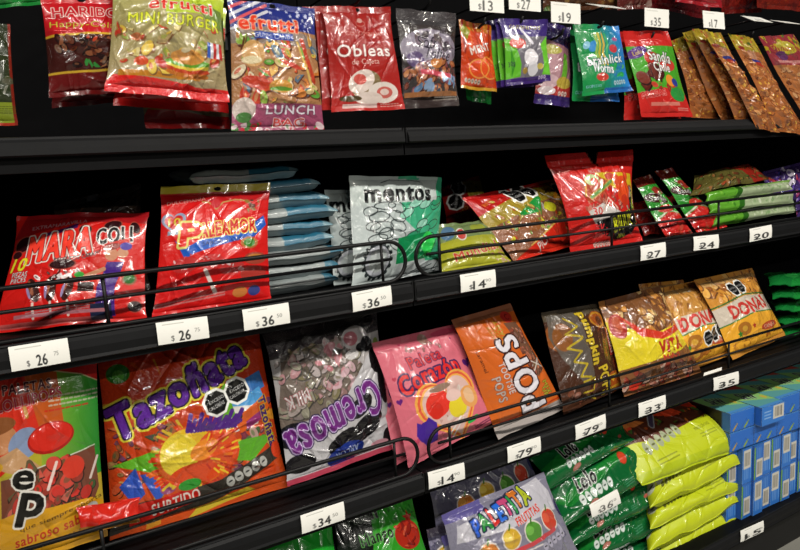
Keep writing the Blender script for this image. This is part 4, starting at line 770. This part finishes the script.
# ------------------------------------------------------------------ placing helpers: corners seen at a column/row of the photo, at a real depth on a real shelf
def on(tl, tr, br, bl, z, lean=.05, ymin=.022, ymax=.2, dy=0):
    out = []
    for p in (bl, br):
        q = atz(p[0], p[1], z + .006); y = min(max(q[1] + dy, ymin), ymax); out.append(at(p[0], p[1], y))
    l = lean if isinstance(lean, tuple) else (lean, lean)
    return at(*tl, out[0][1] + l[0]), at(*tr, out[1][1] + l[1]), out[1], out[0]
def hang(tl, tr, br, bl, yt=.06, yb=.045):
    yt = yt if isinstance(yt, tuple) else (yt, yt); yb = yb if isinstance(yb, tuple) else (yb, yb)
    return at(*tl, yt[0]), at(*tr, yt[1]), at(*br, yb[1]), at(*bl, yb[0])
def B(name, label, q, art, group=None, **k):
    q = [np.asarray(p, float) for p in q]; zd = max([z for z in (ZD1, ZD2, ZD3, ZD4) if z < q[0][2] - .03] or [0]) + .004
    for t, b in ((1, 2), (0, 3)):                           # nothing reaches below the shelf it stands on
        if q[b][2] < zd and q[b][1] > 0: q[b] = q[b] + (q[t] - q[b]) * (zd - q[b][2]) / (q[t][2] - q[b][2])
    return bag(name, label, 'candy bag', *q, art, group=group, **k)
ZD1, ZD2, ZD3, ZD4 = Z1 - .004, Z2 - .004, Z3 - .004, Z4 - .004
G1 = 'candy bags hanging above the top shelf'
HB = dict(st=.08, sb=.05, pu=3)

# ---- hanging row
B('candy_bag', 'yellow and green bag cut off at the left edge of the top row', hang((-52, 20), (10, 24), (18, 125), (-48, 128), .07, .06), lambda a: (a.rect(0, 0, 1, 1, '28301a'), a.rect(0, 0, 1, .22, '7c8a28'), a.rect(0, 0, 1, .03, 'a03020'), a.rect(.95, 0, 1, 1, '7c2418'), a.small(.5, .18, .8, 4, '4a5418', 0, .01), a.scatter(.3, .25, .95, .5, 12, ['4a4a38', '8a8a80', '38401c'], .03, .06)), th=.03, seed=3, **HB)
B('candy_bag', 'dark green bag bottom hanging at the top left corner of the photo', hang((-40, -60), (46, -64), (48, 4), (-38, 12), .09, .09), a_green, th=.02, seed=4, **HB)
B('candy_bag', 'dark cola-bottle gummy bag with red top and yellow lines', hang((40, -4), (120, -4), (121, 92), (49, 98), .07, .06), a_cola, th=.03, seed=5, lumps=14, hole=True, **HB)
B('candy_bag', 'second dark cola bag hidden behind the first, its dark red bottom showing', hang((46, 6), (122, 6), (124, 102), (52, 108), .11, .10), a_cola, th=.025, seed=6, **HB)
b1 = B('candy_bag', 'large clear mini burger bag with yellow lettering and red bottom edge', hang((112, -14), (221, -12), (230, 102), (104, 91), .055, .03), a_burger, th=.045, seed=7, crease=34, camp=.005, lumps=16, mat='foil', hole=True, st=.05, sb=.07, pu=3)
B('candy_bag', 'middle mini burger bag, only its red bottom showing below the front one', hang((116, -4), (224, -4), (229, 113), (113, 106), .10, .075), a_burger, th=.03, seed=8, st=.05, sb=.07)
B('candy_bag', 'rearmost mini burger bag, dark red bottom hanging lowest of the three', hang((120, 6), (226, 8), (230, 129), (146, 128), .14, .12), a_burger, th=.03, seed=9, st=.05, sb=.07)
B('candy_bag', 'lunch bag gummies with stars and stripes top and white bottom lettering', hang((227, -2), (315, 8), (325, 129), (231, 131), .06, .045), a_lunch, th=.04, seed=10, crease=26, camp=.0035, lumps=12, mat='foil', hole=True, st=.05, sb=.03)
for i, (dx, lb) in enumerate(((0, 'front dark red wafer bag with white lettering and wafer picture'), (-9, 'middle wafer bag, red edge showing left of the front wafer bag'), (-20, 'rearmost wafer bag, leftmost red edge of the three'))):
    B('candy_bag', lb, hang((322 + dx, 6 + abs(dx) * .05), (390 + dx, 7), (405 + dx, 109), (332 + dx * 1.15, 112 - abs(dx) * .2), .05 + .018 * i, .035 + .018 * i), a_obleas, group=None, th=.018, seed=11 + i, camp=.003, hole=i == 0, st=.06, sb=.05)
B('candy_bag', 'clear toffee bag with grey label, copper and blue wrapped sweets', hang((396, 8), (455, 14), (458, 106), (403, 109), .065, .05), a_toffee, th=.03, seed=15, lumps=18, lamp_=.005, mat='foil', camp=.003, st=.10, sb=.08)
B('candy_bag', 'orange foil bag with diagonal white lettering and gold edges', hang((459, 19), (491, 26), (497, 92), (461, 88), .06, .05), a_mint, th=.022, seed=16, mat='foil', crease=16, camp=.0035, st=.08, sb=.05)
B('candy_bag', 'green bag bottom just visible under the orange foil bag', hang((462, 30), (490, 32), (492, 104), (466, 100), .09, .08), a_green, th=.015, seed=17)
for i, (dx, lb) in enumerate(((0, 'front purple and green bag with round white sweet picture'), (-6, 'second purple and green bag, green edge left of the front one'), (-12, 'third purple and green bag of the fanned row'), (-17, 'rearmost purple and green bag, leftmost edge of the fan'))):
    B('candy_bag', lb, hang((500 + dx, 18 + i), (547 + dx, 20 + i), (550 + dx, 81 + 2 * i), (507 + dx * 1.1, 86 + i), .045 + .012 * i, .035 + .012 * i), a_purple, th=.012, seed=20 + i, st=.08, sb=.05, camp=.002)
B('candy_bag', 'single purple bag with pink window hanging lower, beside the fanned purple bags', hang((545, 21), (571, 27), (570, 107), (533, 103), .09, .075), a_purple2, th=.02, seed=25, mat='foil', camp=.003, st=.06, sb=.07)
B('candy_bag', 'front green and blue gummy bag with white lettering', hang((573, 24), (618, 26), (632, 91), (583, 96), .05, .035), a_worms, th=.022, seed=26, camp=.003, crease=18, hole=True, st=.08, sb=.05)
B('candy_bag', 'second green and blue gummy bag, offset lower left behind the front one', hang((570, 30), (612, 31), (619, 102), (572, 101), .075, .06), a_worms, th=.02, seed=27, st=.08, sb=.05)
B('candy_bag', 'front red and green watermelon chilli bag with green spot', hang((622, 31), (668, 31), (693, 117), (641, 117), .05, .03), a_straw, th=.025, seed=28, camp=.003, crease=20, st=.10, sb=.05)
B('candy_bag', 'second red and green watermelon chilli bag, edge showing left of the front one', hang((616, 32), (660, 32), (680, 119), (625, 120), .08, .06), a_straw, th=.02, seed=29, st=.10, sb=.05)
SG = 'brown tamarind strips fanned on one hook'
for i, (tl, tr, br, bl, y, lb) in enumerate((((673, 40), (687, 35), (744, 122), (693, 117), .085, 'leftmost brown tamarind strip of the fan of four'), ((681, 33), (697, 29), (756, 124), (720, 121), .065, 'second brown tamarind strip from the left in the fan'),
        ((692, 29), (707, 30), (768, 128), (738, 124), .035, 'third brown tamarind strip from the left in the fan'), ((704, 31), (719, 33), (779, 133), (758, 128), .008, 'rightmost brown tamarind strip of the fan of four'))):
    B('tamarind_strip', lb, hang(tl, tr, br, bl, y, y - .022), a_strip, group=SG, th=.011, seed=30 + i, mat='foil', crease=24, camp=.0045, lumps=40, lamp_=.006, st=.05, sb=.02)
for i, (tl, tr, br, bl, y, lb) in enumerate((((728, 33), (753, 38), (808, 136), (776, 130), .012, 'narrow brown tamarind strip with yellow top, left of the wide one'), ((757, 37), (795, 34), (852, 130), (805, 122), .006, 'wide brown tamarind strip with red and yellow header at right edge'))):
    B('tamarind_strip', lb, hang(tl, tr, br, bl, y, y - .025), a_strip if i == 0 else a_stripw, group='brown tamarind strips right of the fan', th=.012, seed=36 + i, mat='foil', crease=24, camp=.0045, lumps=40, lamp_=.006, st=.05, sb=.02)
# higher row, only the bottoms in the frame
def plain(c, *cols): return lambda a: a.rect(0, 0, 1, 1, c).scatter(0, 0, 1, 1, 60, list(cols), .03, .09, .6)
for i, (x0, x1, yb0, yb1, y, art, lb) in enumerate(((543, 618, 11, 9, .12, plain('4a2c1a', '6a4424', '8a6a3a', '3a5a24', '7c3020'), 'orange-brown bag bottom hanging in the row above, left of the red ones'),
        (618, 652, 10, 8, .10, plain('5a2420', '7a5048', '4a1c18', '8a7068'), 'brown and grey bag bottom hanging in the row above'),
        (648, 712, 7, 20, .16, plain('6a1418', '7c1c20', '541014'), 'dark red bag bottom hanging deep in the row above'), (676, 722, 2, 8, .08, plain('9c1c24', 'c8a0a0', '8a1420', 'b03038'), 'bright red bag corner at the top edge of the photo'),
        (722, 762, 14, 12, .14, plain('641410', '7c2018', '50100c'), 'deep red bag bottom above the tilted white card'), (756, 812, 8, 12, .09, plain('701c10', '8a3418', '5a140c'), 'red-orange bag bottom at the top right corner'))):
    B('candy_bag', lb, hang((x0 - 4, yb0 - 75), (x1 - 4, yb1 - 75), (x1, yb1), (x0, yb0), y, y), art, th=.03, seed=40 + i, mat='foil', st=.06, sb=.06, res=1.0)

# ---- second shelf
B('candy_bag', 'wide red bag of chocolate lollipops with black and red lettering', on((17, 216), (149, 212), (147, 319), (-8, 333), ZD2, .06), a_mara, th=.045, seed=50, crease=20, camp=.003, st=.04, sb=.03, wave=.004)
B('candy_bag', 'dark clear bag lying behind the wide red lollipop bag', [at(55, 204, .16), at(140, 184, .18), at(150, 290, .12), at(40, 300, .12)], plain('241c18', '30201c', '1c1412', '3a2a20'), th=.03, seed=51, mat='foil')
B('candy_bag', 'red and yellow bag cut off at left edge of second shelf', on((-95, 240), (-10, 236), (2, 322), (-100, 345), ZD2, .08, dy=.05), lambda a: a.rect(0, 0, 1, 1, '8a1818').rect(.5, .1, 1, .3, 'b89a2c'), th=.03, seed=52)
B('candy_bag', 'red heart lollipop bag with yellow top strip', on((161, 186), (270, 183), (271, 300), (152, 317), ZD2, .05), a_paleamor, th=.04, seed=53, crease=24, camp=.0032, st=.075, sb=.03, hole=True)
# flat stack, ends toward the aisle
zb = ZD2
stk = [(.036, 0), (.030, .004), (.026, .01), (.027, -.002), (.026, 0), (.029, .006), (.027, -.004), (.026, -.015), (.026, -.05)]
n_ = len(stk); z = zb + .002
order = []
pxr = at(338, 270, .078); pxl = at(226, 250, .078)
for i, (t, dx) in enumerate(stk):
    t = .0272; x0, x1 = pxl[0] + dx, pxr[0] + dx * 1.3; zc = z + t * .5; z += t * .97
    yf = .075 + .006 * math.sin(i * 2.1)
    lb = 'flat white and blue bag, %s in the stack' % ('lowest', 'second lowest', 'third from the bottom', 'fourth from the bottom', 'middle one', 'fourth from the top', 'third from the top', 'second from the top', 'topmost')[i]
    # seen from the front the bag is only as tall as it is thick: its face is the aisle end
    bag('flat_candy_bag', lb, 'candy bag', (x0, yf + .20, zc + .006), (x1, yf + .20, zc + .004), (x1, yf, zc), (x0, yf, zc - .002), a_mentos_side2 if i < 3 else a_mentos_side, th=t * 1.16, st=.03, sb=.01, seed=60 + i, group='flat bags stacked on the second shelf', pu=8, qv=.16, qu=.45, camp=.002, crease=30, res=1.3, wave=.0012, mat='satin')
B('candy_bag', 'front white and green mint bag with bold black lettering', on((348, 176), (443, 177), (440, 270), (351, 290), ZD2, .05, ymax=.06), a_mentos, th=.05, seed=70, crease=30, camp=.004, st=.04, sb=.03, lumps=10)
B('candy_bag', 'second white mint bag peeking out left behind the front one', on((324, 190), (400, 188), (400, 276), (334, 292), ZD2, .05, ymin=.075, ymax=.09), a_mentos, th=.045, seed=71, crease=30, camp=.004, st=.04, sb=.03)
B('candy_bag', 'rearmost pale mint bag, low between the flat stack and the mint bags', on((316, 222), (372, 215), (380, 280), (322, 292), ZD2, .05, ymin=.11, ymax=.12), a_mentos, th=.04, seed=72, crease=30, camp=.004)
B('candy_bag', 'low yellow-green bag with slanted red lettering right of the mint bags', on((437, 226), (486, 220), (512, 262), (440, 276), ZD2, .07), a_yellowgreen, th=.03, seed=73, crease=14)
B('candy_bag', 'dark red and gold bag with two black octagons behind the yellow-green bag', on((441, 188), (478, 176), (502, 236), (447, 240), ZD2, .07, ymin=.10), a_redgold, th=.025, seed=74, mat='foil')
B('candy_bag', 'diagonal red bag with clear window of mixed lollipops and black octagons', on((461, 199), (556, 178), (600, 238), (516, 266), ZD2, (.09, .07), ymax=.1), a_bigred, th=.05, seed=75, crease=34, camp=.0045, mat='foil', lumps=18, st=.04, sb=.05)
B('candy_bag', 'upright red chilli lollipop bag with split top and yellow lettering', on((546, 155), (631, 150), (641, 243), (573, 255), ZD2, .05, ymin=.03), a_puff, th=.055, seed=76, crease=26, camp=.0042, mat='foil', st=.12, sb=.06, pinch=.08, lumps=8)
for i, (c, y, lb) in enumerate((([(632, 180), (650, 174), (694, 234), (668, 241)], .05, 'left red and green wedge bag leaning beside the chilli lollipop bag'), ([(655, 171), (671, 168), (727, 227), (699, 235)], .04, 'right red and green wedge bag leaning beside the pale green packs'),
        ([(628, 205), (645, 200), (672, 240), (650, 246)], .09, 'dark red bag end low behind the left wedge bag'), ([(660, 196), (680, 194), (716, 232), (690, 238)], .09, 'dark red bag end low between the two wedge bags'))):
    B('candy_bag', lb, on(*c, ZD2, .09, ymin=y), a_wedge if i < 2 else plain('7c1614', '8a2018', '5a100e'), th=.035, seed=80 + i, mat='foil', camp=.004, crease=16, lumps=6)
B('candy_bag', 'flat olive and red bag lying on top of the pale green packs', [at(694, 176, .13), at(748, 163, .14), at(772, 178, .06), at(690, 196, .06)], a_flatred, th=.035, seed=84, mat='foil', crease=20, camp=.004)
for i, (c, lb) in enumerate((([(708, 214), (796, 202), (798, 212), (712, 227)], 'lowest pale green and white pack in the stack of three'), ([(706, 201), (793, 191), (795, 202), (708, 214)], 'middle pale green and white pack in the stack of three'), ([(702, 192), (790, 180), (792, 190), (706, 202)], 'topmost pale green and white pack in the stack of three'))):
    p = [at(*q, y_) for q, y_ in zip(c, (.07, .07, .05, .05))]
    B('flat_candy_pack', lb, p, a_tube, group='pale green packs on the second shelf', th=.03, seed=86 + i, st=.04, sb=.04, pu=4, qu=.4, qv=.4, camp=.0025)
B('candy_bag', 'purple mixed sweets bag behind the pale green packs at right edge', [at(762, 172, .16), at(810, 160, .16), at(820, 222, .12), at(770, 215, .12)], a_candy_purple, th=.04, seed=90, mat='foil', lumps=20)
B('candy_bag', 'purple and white sweets bag lower at right frame edge beside the green packs', [at(794, 186, .06), at(830, 182, .06), at(834, 224, .03), at(797, 226, .03)], a_candy_purple, th=.03, seed=91, mat='foil', lumps=10)

# ---- third shelf
B('candy_bag', 'green and red apple lollipop bag at the left edge of the third shelf', on((-20, 352), (97, 350), (108, 536), (-30, 580), ZD3, .04, ymin=.03, ymax=.05), a_lolli, th=.055, seed=100, crease=26, camp=.004, st=.04, sb=.03, lumps=8, mat='gloss')
B('candy_bag', 'largest orange bag with purple lettering and yellow round fruit on green leaves', on((94, 344), (258, 322), (290, 486), (110, 541), ZD3, .06, ymin=.04, ymax=.10), a_taz, th=.07, seed=101, crease=40, camp=.0045, mat='foil', lumps=26, lamp_=.004, st=.03, sb=.04, pinch=.04)
B('candy_bag', 'low red bag end between apple lollipop bag and largest orange bag', [at(76, 508, .035), at(140, 497, .035), at(140, 522, .024), at(80, 535, .024)], lambda a: a.rect(0, 0, 1, 1, 'c02418').rect(0, 0, 1, .25, '8a5c1c'), th=.025, seed=102)
B('candy_bag', 'cow-spotted white bag with upside-down purple lettering', on((262, 330), (376, 300), (396, 448), (288, 487), ZD3, .06, ymin=.035, ymax=.08), a_cremosa, th=.055, seed=103, crease=36, camp=.0045, mat='foil', lumps=16, st=.05, sb=.04)
B('candy_bag', 'front pink heart lollipop bag with red and purple lettering', on((372, 343), (455, 324), (497, 420), (409, 468), ZD3, .07, ymin=.022, ymax=.05), a_corazon, th=.035, seed=104, crease=18, camp=.003, st=.07, sb=.03, lumps=5)
B('candy_bag', 'second pink bag, its edge showing left behind the front pink bag', on((370, 350), (440, 334), (480, 425), (394, 466), ZD3, .07, ymin=.05, ymax=.08), a_corazon, th=.03, seed=105, st=.07, sb=.03)
B('candy_bag', 'orange bag with large white lettering running sideways', on((451, 320), (511, 303), (566, 409), (500, 446), ZD3, .07, ymin=.03, ymax=.06), a_pops, th=.05, seed=106, crease=22, camp=.0035, st=.04, sb=.07)
B('candy_bag', 'dark brown pumpkin lollipop bag with sideways yellow lettering', on((540, 313), (600, 303), (626, 386), (563, 415), ZD3, .07, ymin=.03, ymax=.07), a_pumpkin, th=.05, seed=107, crease=26, camp=.004, mat='foil', st=.04, sb=.04, lumps=8)
DG = 'ring snack bags on the third shelf'
B('snack_bag', 'clear bag with yellow label and red lettering right of the pumpkin bag', on((598, 302), (660, 286), (702, 372), (624, 397), ZD3, .09, ymin=.04, ymax=.09), a_dona_y, group=DG, th=.07, seed=108, crease=34, camp=.005, mat='foil', lumps=20, lamp_=.006)
B('snack_bag', 'orange snack bag with three black octagons, middle of the three', on((652, 290), (704, 279), (738, 352), (674, 377), ZD3, .09, ymin=.05, ymax=.1), a_dona_o, group=DG, th=.07, seed=109, crease=30, camp=.004, mat='foil', lumps=16, lamp_=.006)
B('snack_bag', 'rightmost orange snack bag with red lettering on a white band', on((694, 280), (752, 268), (786, 336), (733, 360), ZD3, .08, ymin=.03, ymax=.08), a_dona, group=DG, th=.06, seed=110, crease=26, camp=.004, mat='foil', lumps=14, lamp_=.005)
B('snack_bag', 'snack bag standing behind the yellow-labelled one, brown rings showing', on((640, 284), (682, 280), (700, 330), (650, 350), ZD3, .06, ymin=.16, ymax=.18), a_dona, group=DG, th=.05, seed=111, mat='foil', lumps=14)
for i in range(5):
    y0 = 281 + i * 13
    B('flat_candy_bag', 'dark green flat bag at right edge of third shelf, %s of five' % ('topmost', 'second from top', 'middle one', 'second from bottom', 'lowest')[i], [at(764 + i * 2, y0 - 8, .20), at(812, y0 - 8, .20), at(812, y0 + 5, .08), at(770 + i * 3, y0 + 4, .10)], a_green, group='green flat bags at the right end of the third shelf', th=.03, seed=115 + i, pu=3)

# ---- lowest shelf
lowa = B('candy_bag', 'bright green bag under the cow-spotted bag, only its top showing', [at(256, 520, .10), at(330, 508, .10), at(345, 600, .04), at(262, 615, .04)], a_greenbright, th=.05, seed=130, crease=16, camp=.004)
lowb = B('candy_bag', 'green and black bag with red chilli flower on lowest shelf', [at(330, 500, .12), at(408, 482, .12), at(440, 590, .04), at(340, 610, .04)], a_minigreen, th=.05, seed=131, crease=18, camp=.004)
FG = 'fruit lollipop bags on the lowest shelf'
lowf = B('candy_bag', 'front silver fruit lollipop bag with multicoloured lettering', [at(440, 515, .085), at(545, 472, .085), at(582, 556, .02), at(458, 606, .02)], a_frutita, group=FG, th=.06, seed=132, crease=34, camp=.0045, mat='foil', lumps=14)
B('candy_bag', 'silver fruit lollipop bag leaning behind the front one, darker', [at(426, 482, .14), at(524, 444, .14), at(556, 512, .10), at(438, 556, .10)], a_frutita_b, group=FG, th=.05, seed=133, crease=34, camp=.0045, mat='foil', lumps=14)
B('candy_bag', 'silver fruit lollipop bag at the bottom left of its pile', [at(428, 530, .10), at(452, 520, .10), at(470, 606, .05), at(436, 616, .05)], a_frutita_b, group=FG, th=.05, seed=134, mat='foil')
GG = 'green lollipop bags stacked on the lowest shelf'
gs = (((530, 458), (618, 412), (634, 440), (548, 490), .14, .08, 'topmost green bag of its stack, under the shelf edge'), ((546, 486), (634, 436), (656, 474), (562, 528), .11, .045, 'second green bag from the top, carrying the $36 sticker'),
      ((558, 518), (650, 470), (660, 502), (570, 548), .11, .045, 'third green bag from the top of its stack'), ((568, 540), (654, 494), (664, 524), (580, 570), .11, .04, 'fourth green bag from the top of its stack'), ((578, 562), (658, 516), (668, 550), (588, 596), .11, .04, 'lowest visible green bag of its stack'))
for i, (tl, tr, br, bl, yt, yb, lb) in enumerate(gs):
    lowg = B('candy_bag', lb, [at(*tl, yt + .012 * i), at(*tr, yt + .012 * i), at(*br, yb + .006 * i), at(*bl, yb + .006 * i)], a_greenbag, group=GG, th=.06, seed=140 + i, crease=34, camp=.0055, wave=.006, st=.03, sb=.02, pu=3.2, qv=.4)
c = [at(589, 505, .016), at(617, 489, .016), at(621, 503, .012), at(592, 518, .012)]
tag(sheet('price_sticker', c, price_art('36', '50'), .0005, 'paper', curl=.002, n=(36, 26)), 'white $36 price sticker on a green lollipop bag', 'price label')
YG = 'yellow mango lollipop bags stacked on the lowest shelf'
ys = (((588, 420), (688, 398), (742, 447), (642, 486), .20, .03, 'topmost yellow bag, its picture of red mango pieces showing'), ((642, 478), (736, 440), (740, 464), (650, 508), .12, .035, 'second yellow bag from the top of the stack'),
      ((642, 498), (738, 458), (743, 486), (650, 530), .12, .04, 'third yellow bag from the top of the stack'), ((642, 520), (738, 480), (740, 502), (648, 552), .12, .04, 'fourth yellow bag from the top of the stack'), ((642, 542), (734, 498), (736, 522), (646, 574), .12, .045, 'fifth yellow bag from the top, near the shelf edge'),
      ((640, 562), (726, 516), (728, 545), (644, 598), .12, .05, 'lowest yellow bag of the stack'))
def a_yellowlow(a):
    a.rect(0, 0, 1, 1, 'b8c41c').nutri(.22, .55, 6, .3, 8, 'b0b4a0', '44481c').nutri(.22, .36, 6, .14, 8, '54581c', '54581c'); a.text('MANGO CON CHILE', .70, .58, .13, '6c7414', w=.9, rot=3); a.small(.7, .34, .9, 2, '848c14', 3, .03, .10)
for i, (tl, tr, br, bl, yt, yb, lb) in enumerate(ys):
    lowy = B('candy_bag', lb, [at(*tl, yt + .004 * i), at(*tr, yt + .004 * i), at(*br, yb), at(*bl, yb)], a_yellowbag if i == 0 else a_yellowlow, group=YG, th=.068, seed=150 + i, crease=26, camp=.0055, wave=.006, st=.03, sb=.02, mat='satin', pu=8, qv=.4, pinch=.02)

# blue cartons: display boxes on top, single boxes below
def carton(name, label, group, x, y, z, w, d, h, yaw, fronts, side=None, top=None, px=1.0):
    r = empty(name, (x, y, z)); tag(r, label, 'box', group); o = (x, y, z)
    ca, sa = math.cos(yaw), math.sin(yaw)
    P = lambda a, b, c: np.array([x + a * ca - b * sa, y + a * sa + b * ca, z + c])
    e = .0006
    res = lambda L: int(np.clip(L * 420 * px, 10, 160))
    sheet('front_panel', [P(0, 0, h), P(w, 0, h), P(w, 0, 0), P(0, 0, 0)], fronts, e, 'card', r, o, 0, (res(w), res(h)))
    sheet('side_panel', [P(0, d, h), P(0, 0, h), P(0, 0, 0), P(0, d, 0)], side or fronts, e, 'card', r, o, 0, (res(d) // 2 + 6, res(h)))
    sheet('side_panel', [P(w, 0, h), P(w, d, h), P(w, d, 0), P(w, 0, 0)], side or fronts, e, 'card', r, o, 0, (16, 16))
    sheet('top_panel', [P(0, d, h), P(w, d, h), P(w, 0, h), P(0, 0, h)], top or (lambda a: a.rect(0, 0, 1, 1, '2a68b0')), e, 'card', r, o, 0, (res(w), res(d) // 2 + 6))
    sheet('back_panel_card', [P(w, d, h), P(0, d, h), P(0, d, 0), P(w, d, 0)], lambda a: a.rect(0, 0, 1, 1, '2a68b0'), e, 'card', r, o, 0, (4, 4))
    return r
def bar(a, u, v, w, h):
    a.rect(u - w / 2, v - h / 2, u + w / 2, v + h / 2, 'c8c4b8'); x = u - w * .34
    while x < u + w * .34: q = a.rng.uniform(.02, .05) * w; a.rect(x, v - h * .36, x + q, v + h * .36, '5a5650'); x += q + a.rng.uniform(.02, .05) * w
def f_single(a):
    a.rect(0, 0, 1, 1, '2e6fc4').rect(0, 0, .07, 1, '4a8ad4').rect(.82, .1, .90, .9, '5c98d8'); bar(a, .5, .68, .70, .52)
    for k in range(3): a.rect(.25 + k * .16, .12, .31 + k * .16, .42, '7ca8dc', .8)
def f_single2(a):
    a.rect(0, 0, 1, 1, '2a68bc').rect(.02, .05, .14, .95, '6ca02c'); bar(a, .56, .34, .64, .50)
    for k in range(3): a.rect(.3 + k * .17, .62, .36 + k * .17, .92, '6c9cd8', .8)
def f_side(a): a.rect(0, 0, 1, 1, '241a1c').rect(.75, 0, 1, 1, '2a60b0').scatter(.1, .2, .8, .8, 10, ['5a3a2c', '8a7058', '3c4a30'], .08, .16)
def f_disp(a):
    a.rect(0, 0, 1, 1, '2a68c0').rect(0, .94, 1, 1, '3c80cc').rect(0, .0, 1, .05, '245aa8')
    for k in range(2): a.poly([(.10 + .46 * k, .08), (.28 + .46 * k, .42), (.32 + .46 * k, .36), (.16 + .46 * k, .04)], ['b09040', '8aa030'][k]); a.line([(.0 + .46 * k, .1), (.2 + .46 * k, .5), (.4 + .46 * k, .06)], .03, '2054a0')
def f_dispbar(a): f_disp(a); a.rect(.02, .05, .98, .98, '3476c8'); bar(a, .72, .58, .46, .7); a.small(.26, .7, .5, 3, '88b0e0', 0, .06, .16)
def f_dispside(a):
    a.rect(0, 0, 1, 1, '1c1416').rect(.90, 0, 1, 1, '2c68bc').rect(0, .95, 1, 1, '7c848c', .8).rect(0, 0, 1, .05, '8a949c', .8).scatter(.25, .15, .6, .85, 12, ['5c4a3c', 'a89878', '403028', '7c2c28'], .10, .22).text('MIX', .5, .5, .5, '8c7c68', w=.6, rot=10, bold=.05)
def f_disptop(a):
    a.rect(0, 0, 1, 1, '5ca0a0').poly([(0, .25), (1, .1), (1, .3), (0, .5)], '8cc070').poly([(0, .6), (1, .45), (1, .62), (0, .85)], 'b8483c').rect(0, 0, 1, .05, '4a8cd0')
    a.text('SkW', .48, .30, .16, '101010', w=.9, rot=-12, sh=.3, bold=.08, out=((.05, 'b8c8c0'),)).text('SkW', .5, .72, .16, '101010', w=.9, rot=-12, sh=.3, bold=.08); a.ell(.12, .62, .05, .06, 'b84038').ell(.85, .2, .05, .04, 'c8b048')
YAW = -math.radians(3.5)
BX, BYY = 1.063, .035
BG = 'blue sweet display cartons'
zl = .400
for row in range(2):
    for k in range(6):
        lb = 'blue display carton, %s from the left in the %s layer' % (('first', 'second', 'third', 'fourth', 'fifth', 'sixth')[k], ('lower', 'top')[row])
        off = k * .1075; out_ = -.022 if (row == 1 and k == 1) else 0
        carton('display_carton', lb, BG, BX + off * math.cos(YAW), BYY + off * math.sin(YAW) + out_, zl + row * .0605, .106, .30, .0585, YAW, f_dispbar if out_ else f_disp, f_dispside, f_disptop, 1.4)
SG2 = 'small blue cartons with barcodes below the display cartons'
w_ = .047; hh = .112
nm = ('first', 'second', 'third', 'fourth', 'fifth', 'sixth', 'seventh', 'eighth', 'ninth')
for row in range(2):
    for k in range(9):
        x = 1.072 + k * (w_ + .0012); y = .028 + (.02 if k == 0 else .004 * math.sin(k * 2.3)) - .0 * k
        carton('small_carton', 'small blue barcoded carton, %s from the left in the %s row' % (nm[k], ('lower', 'upper')[row]), SG2, x, y, ZD4 + .001 + row * (hh + .0008), w_, .12, hh, -.02 + .02 * math.sin(k), f_single if (k + row) % 2 == 0 else f_single2, f_side, None, 1.6)

# the piles go on down to the shelf, below the frame of the photo
def base_z(o):
    return min((o.location.z + (Vector(c.matrix_local.translation)).z + min(v[2] for v in c.bound_box)) for c in o.children if c.type == 'MESH')
for o, step, lb, gr in ((lowg, .046, 'green lollipop bag below the five visible ones', GG), (lowy, .042, 'yellow mango lollipop bag under the yellow stack', YG), (lowf, .055, 'silver fruit lollipop bag under the front one', FG),
        (lowa, .085, 'bright green bag low in its pile', 'bright green bags on the lowest shelf'), (lowb, .085, 'green and black chilli bag low in its pile', 'green and black bags on the lowest shelf')):
    z = base_z(o); k = 1
    while z - k * step > ZD4 - .004 and k < 8: copy_tree(o, (0, .006 * (k % 2), -k * step), None, lb + (', %s below it' % ('first', 'second', 'third', 'fourth', 'fifth', 'sixth', 'seventh')[k - 1]), gr); k += 1
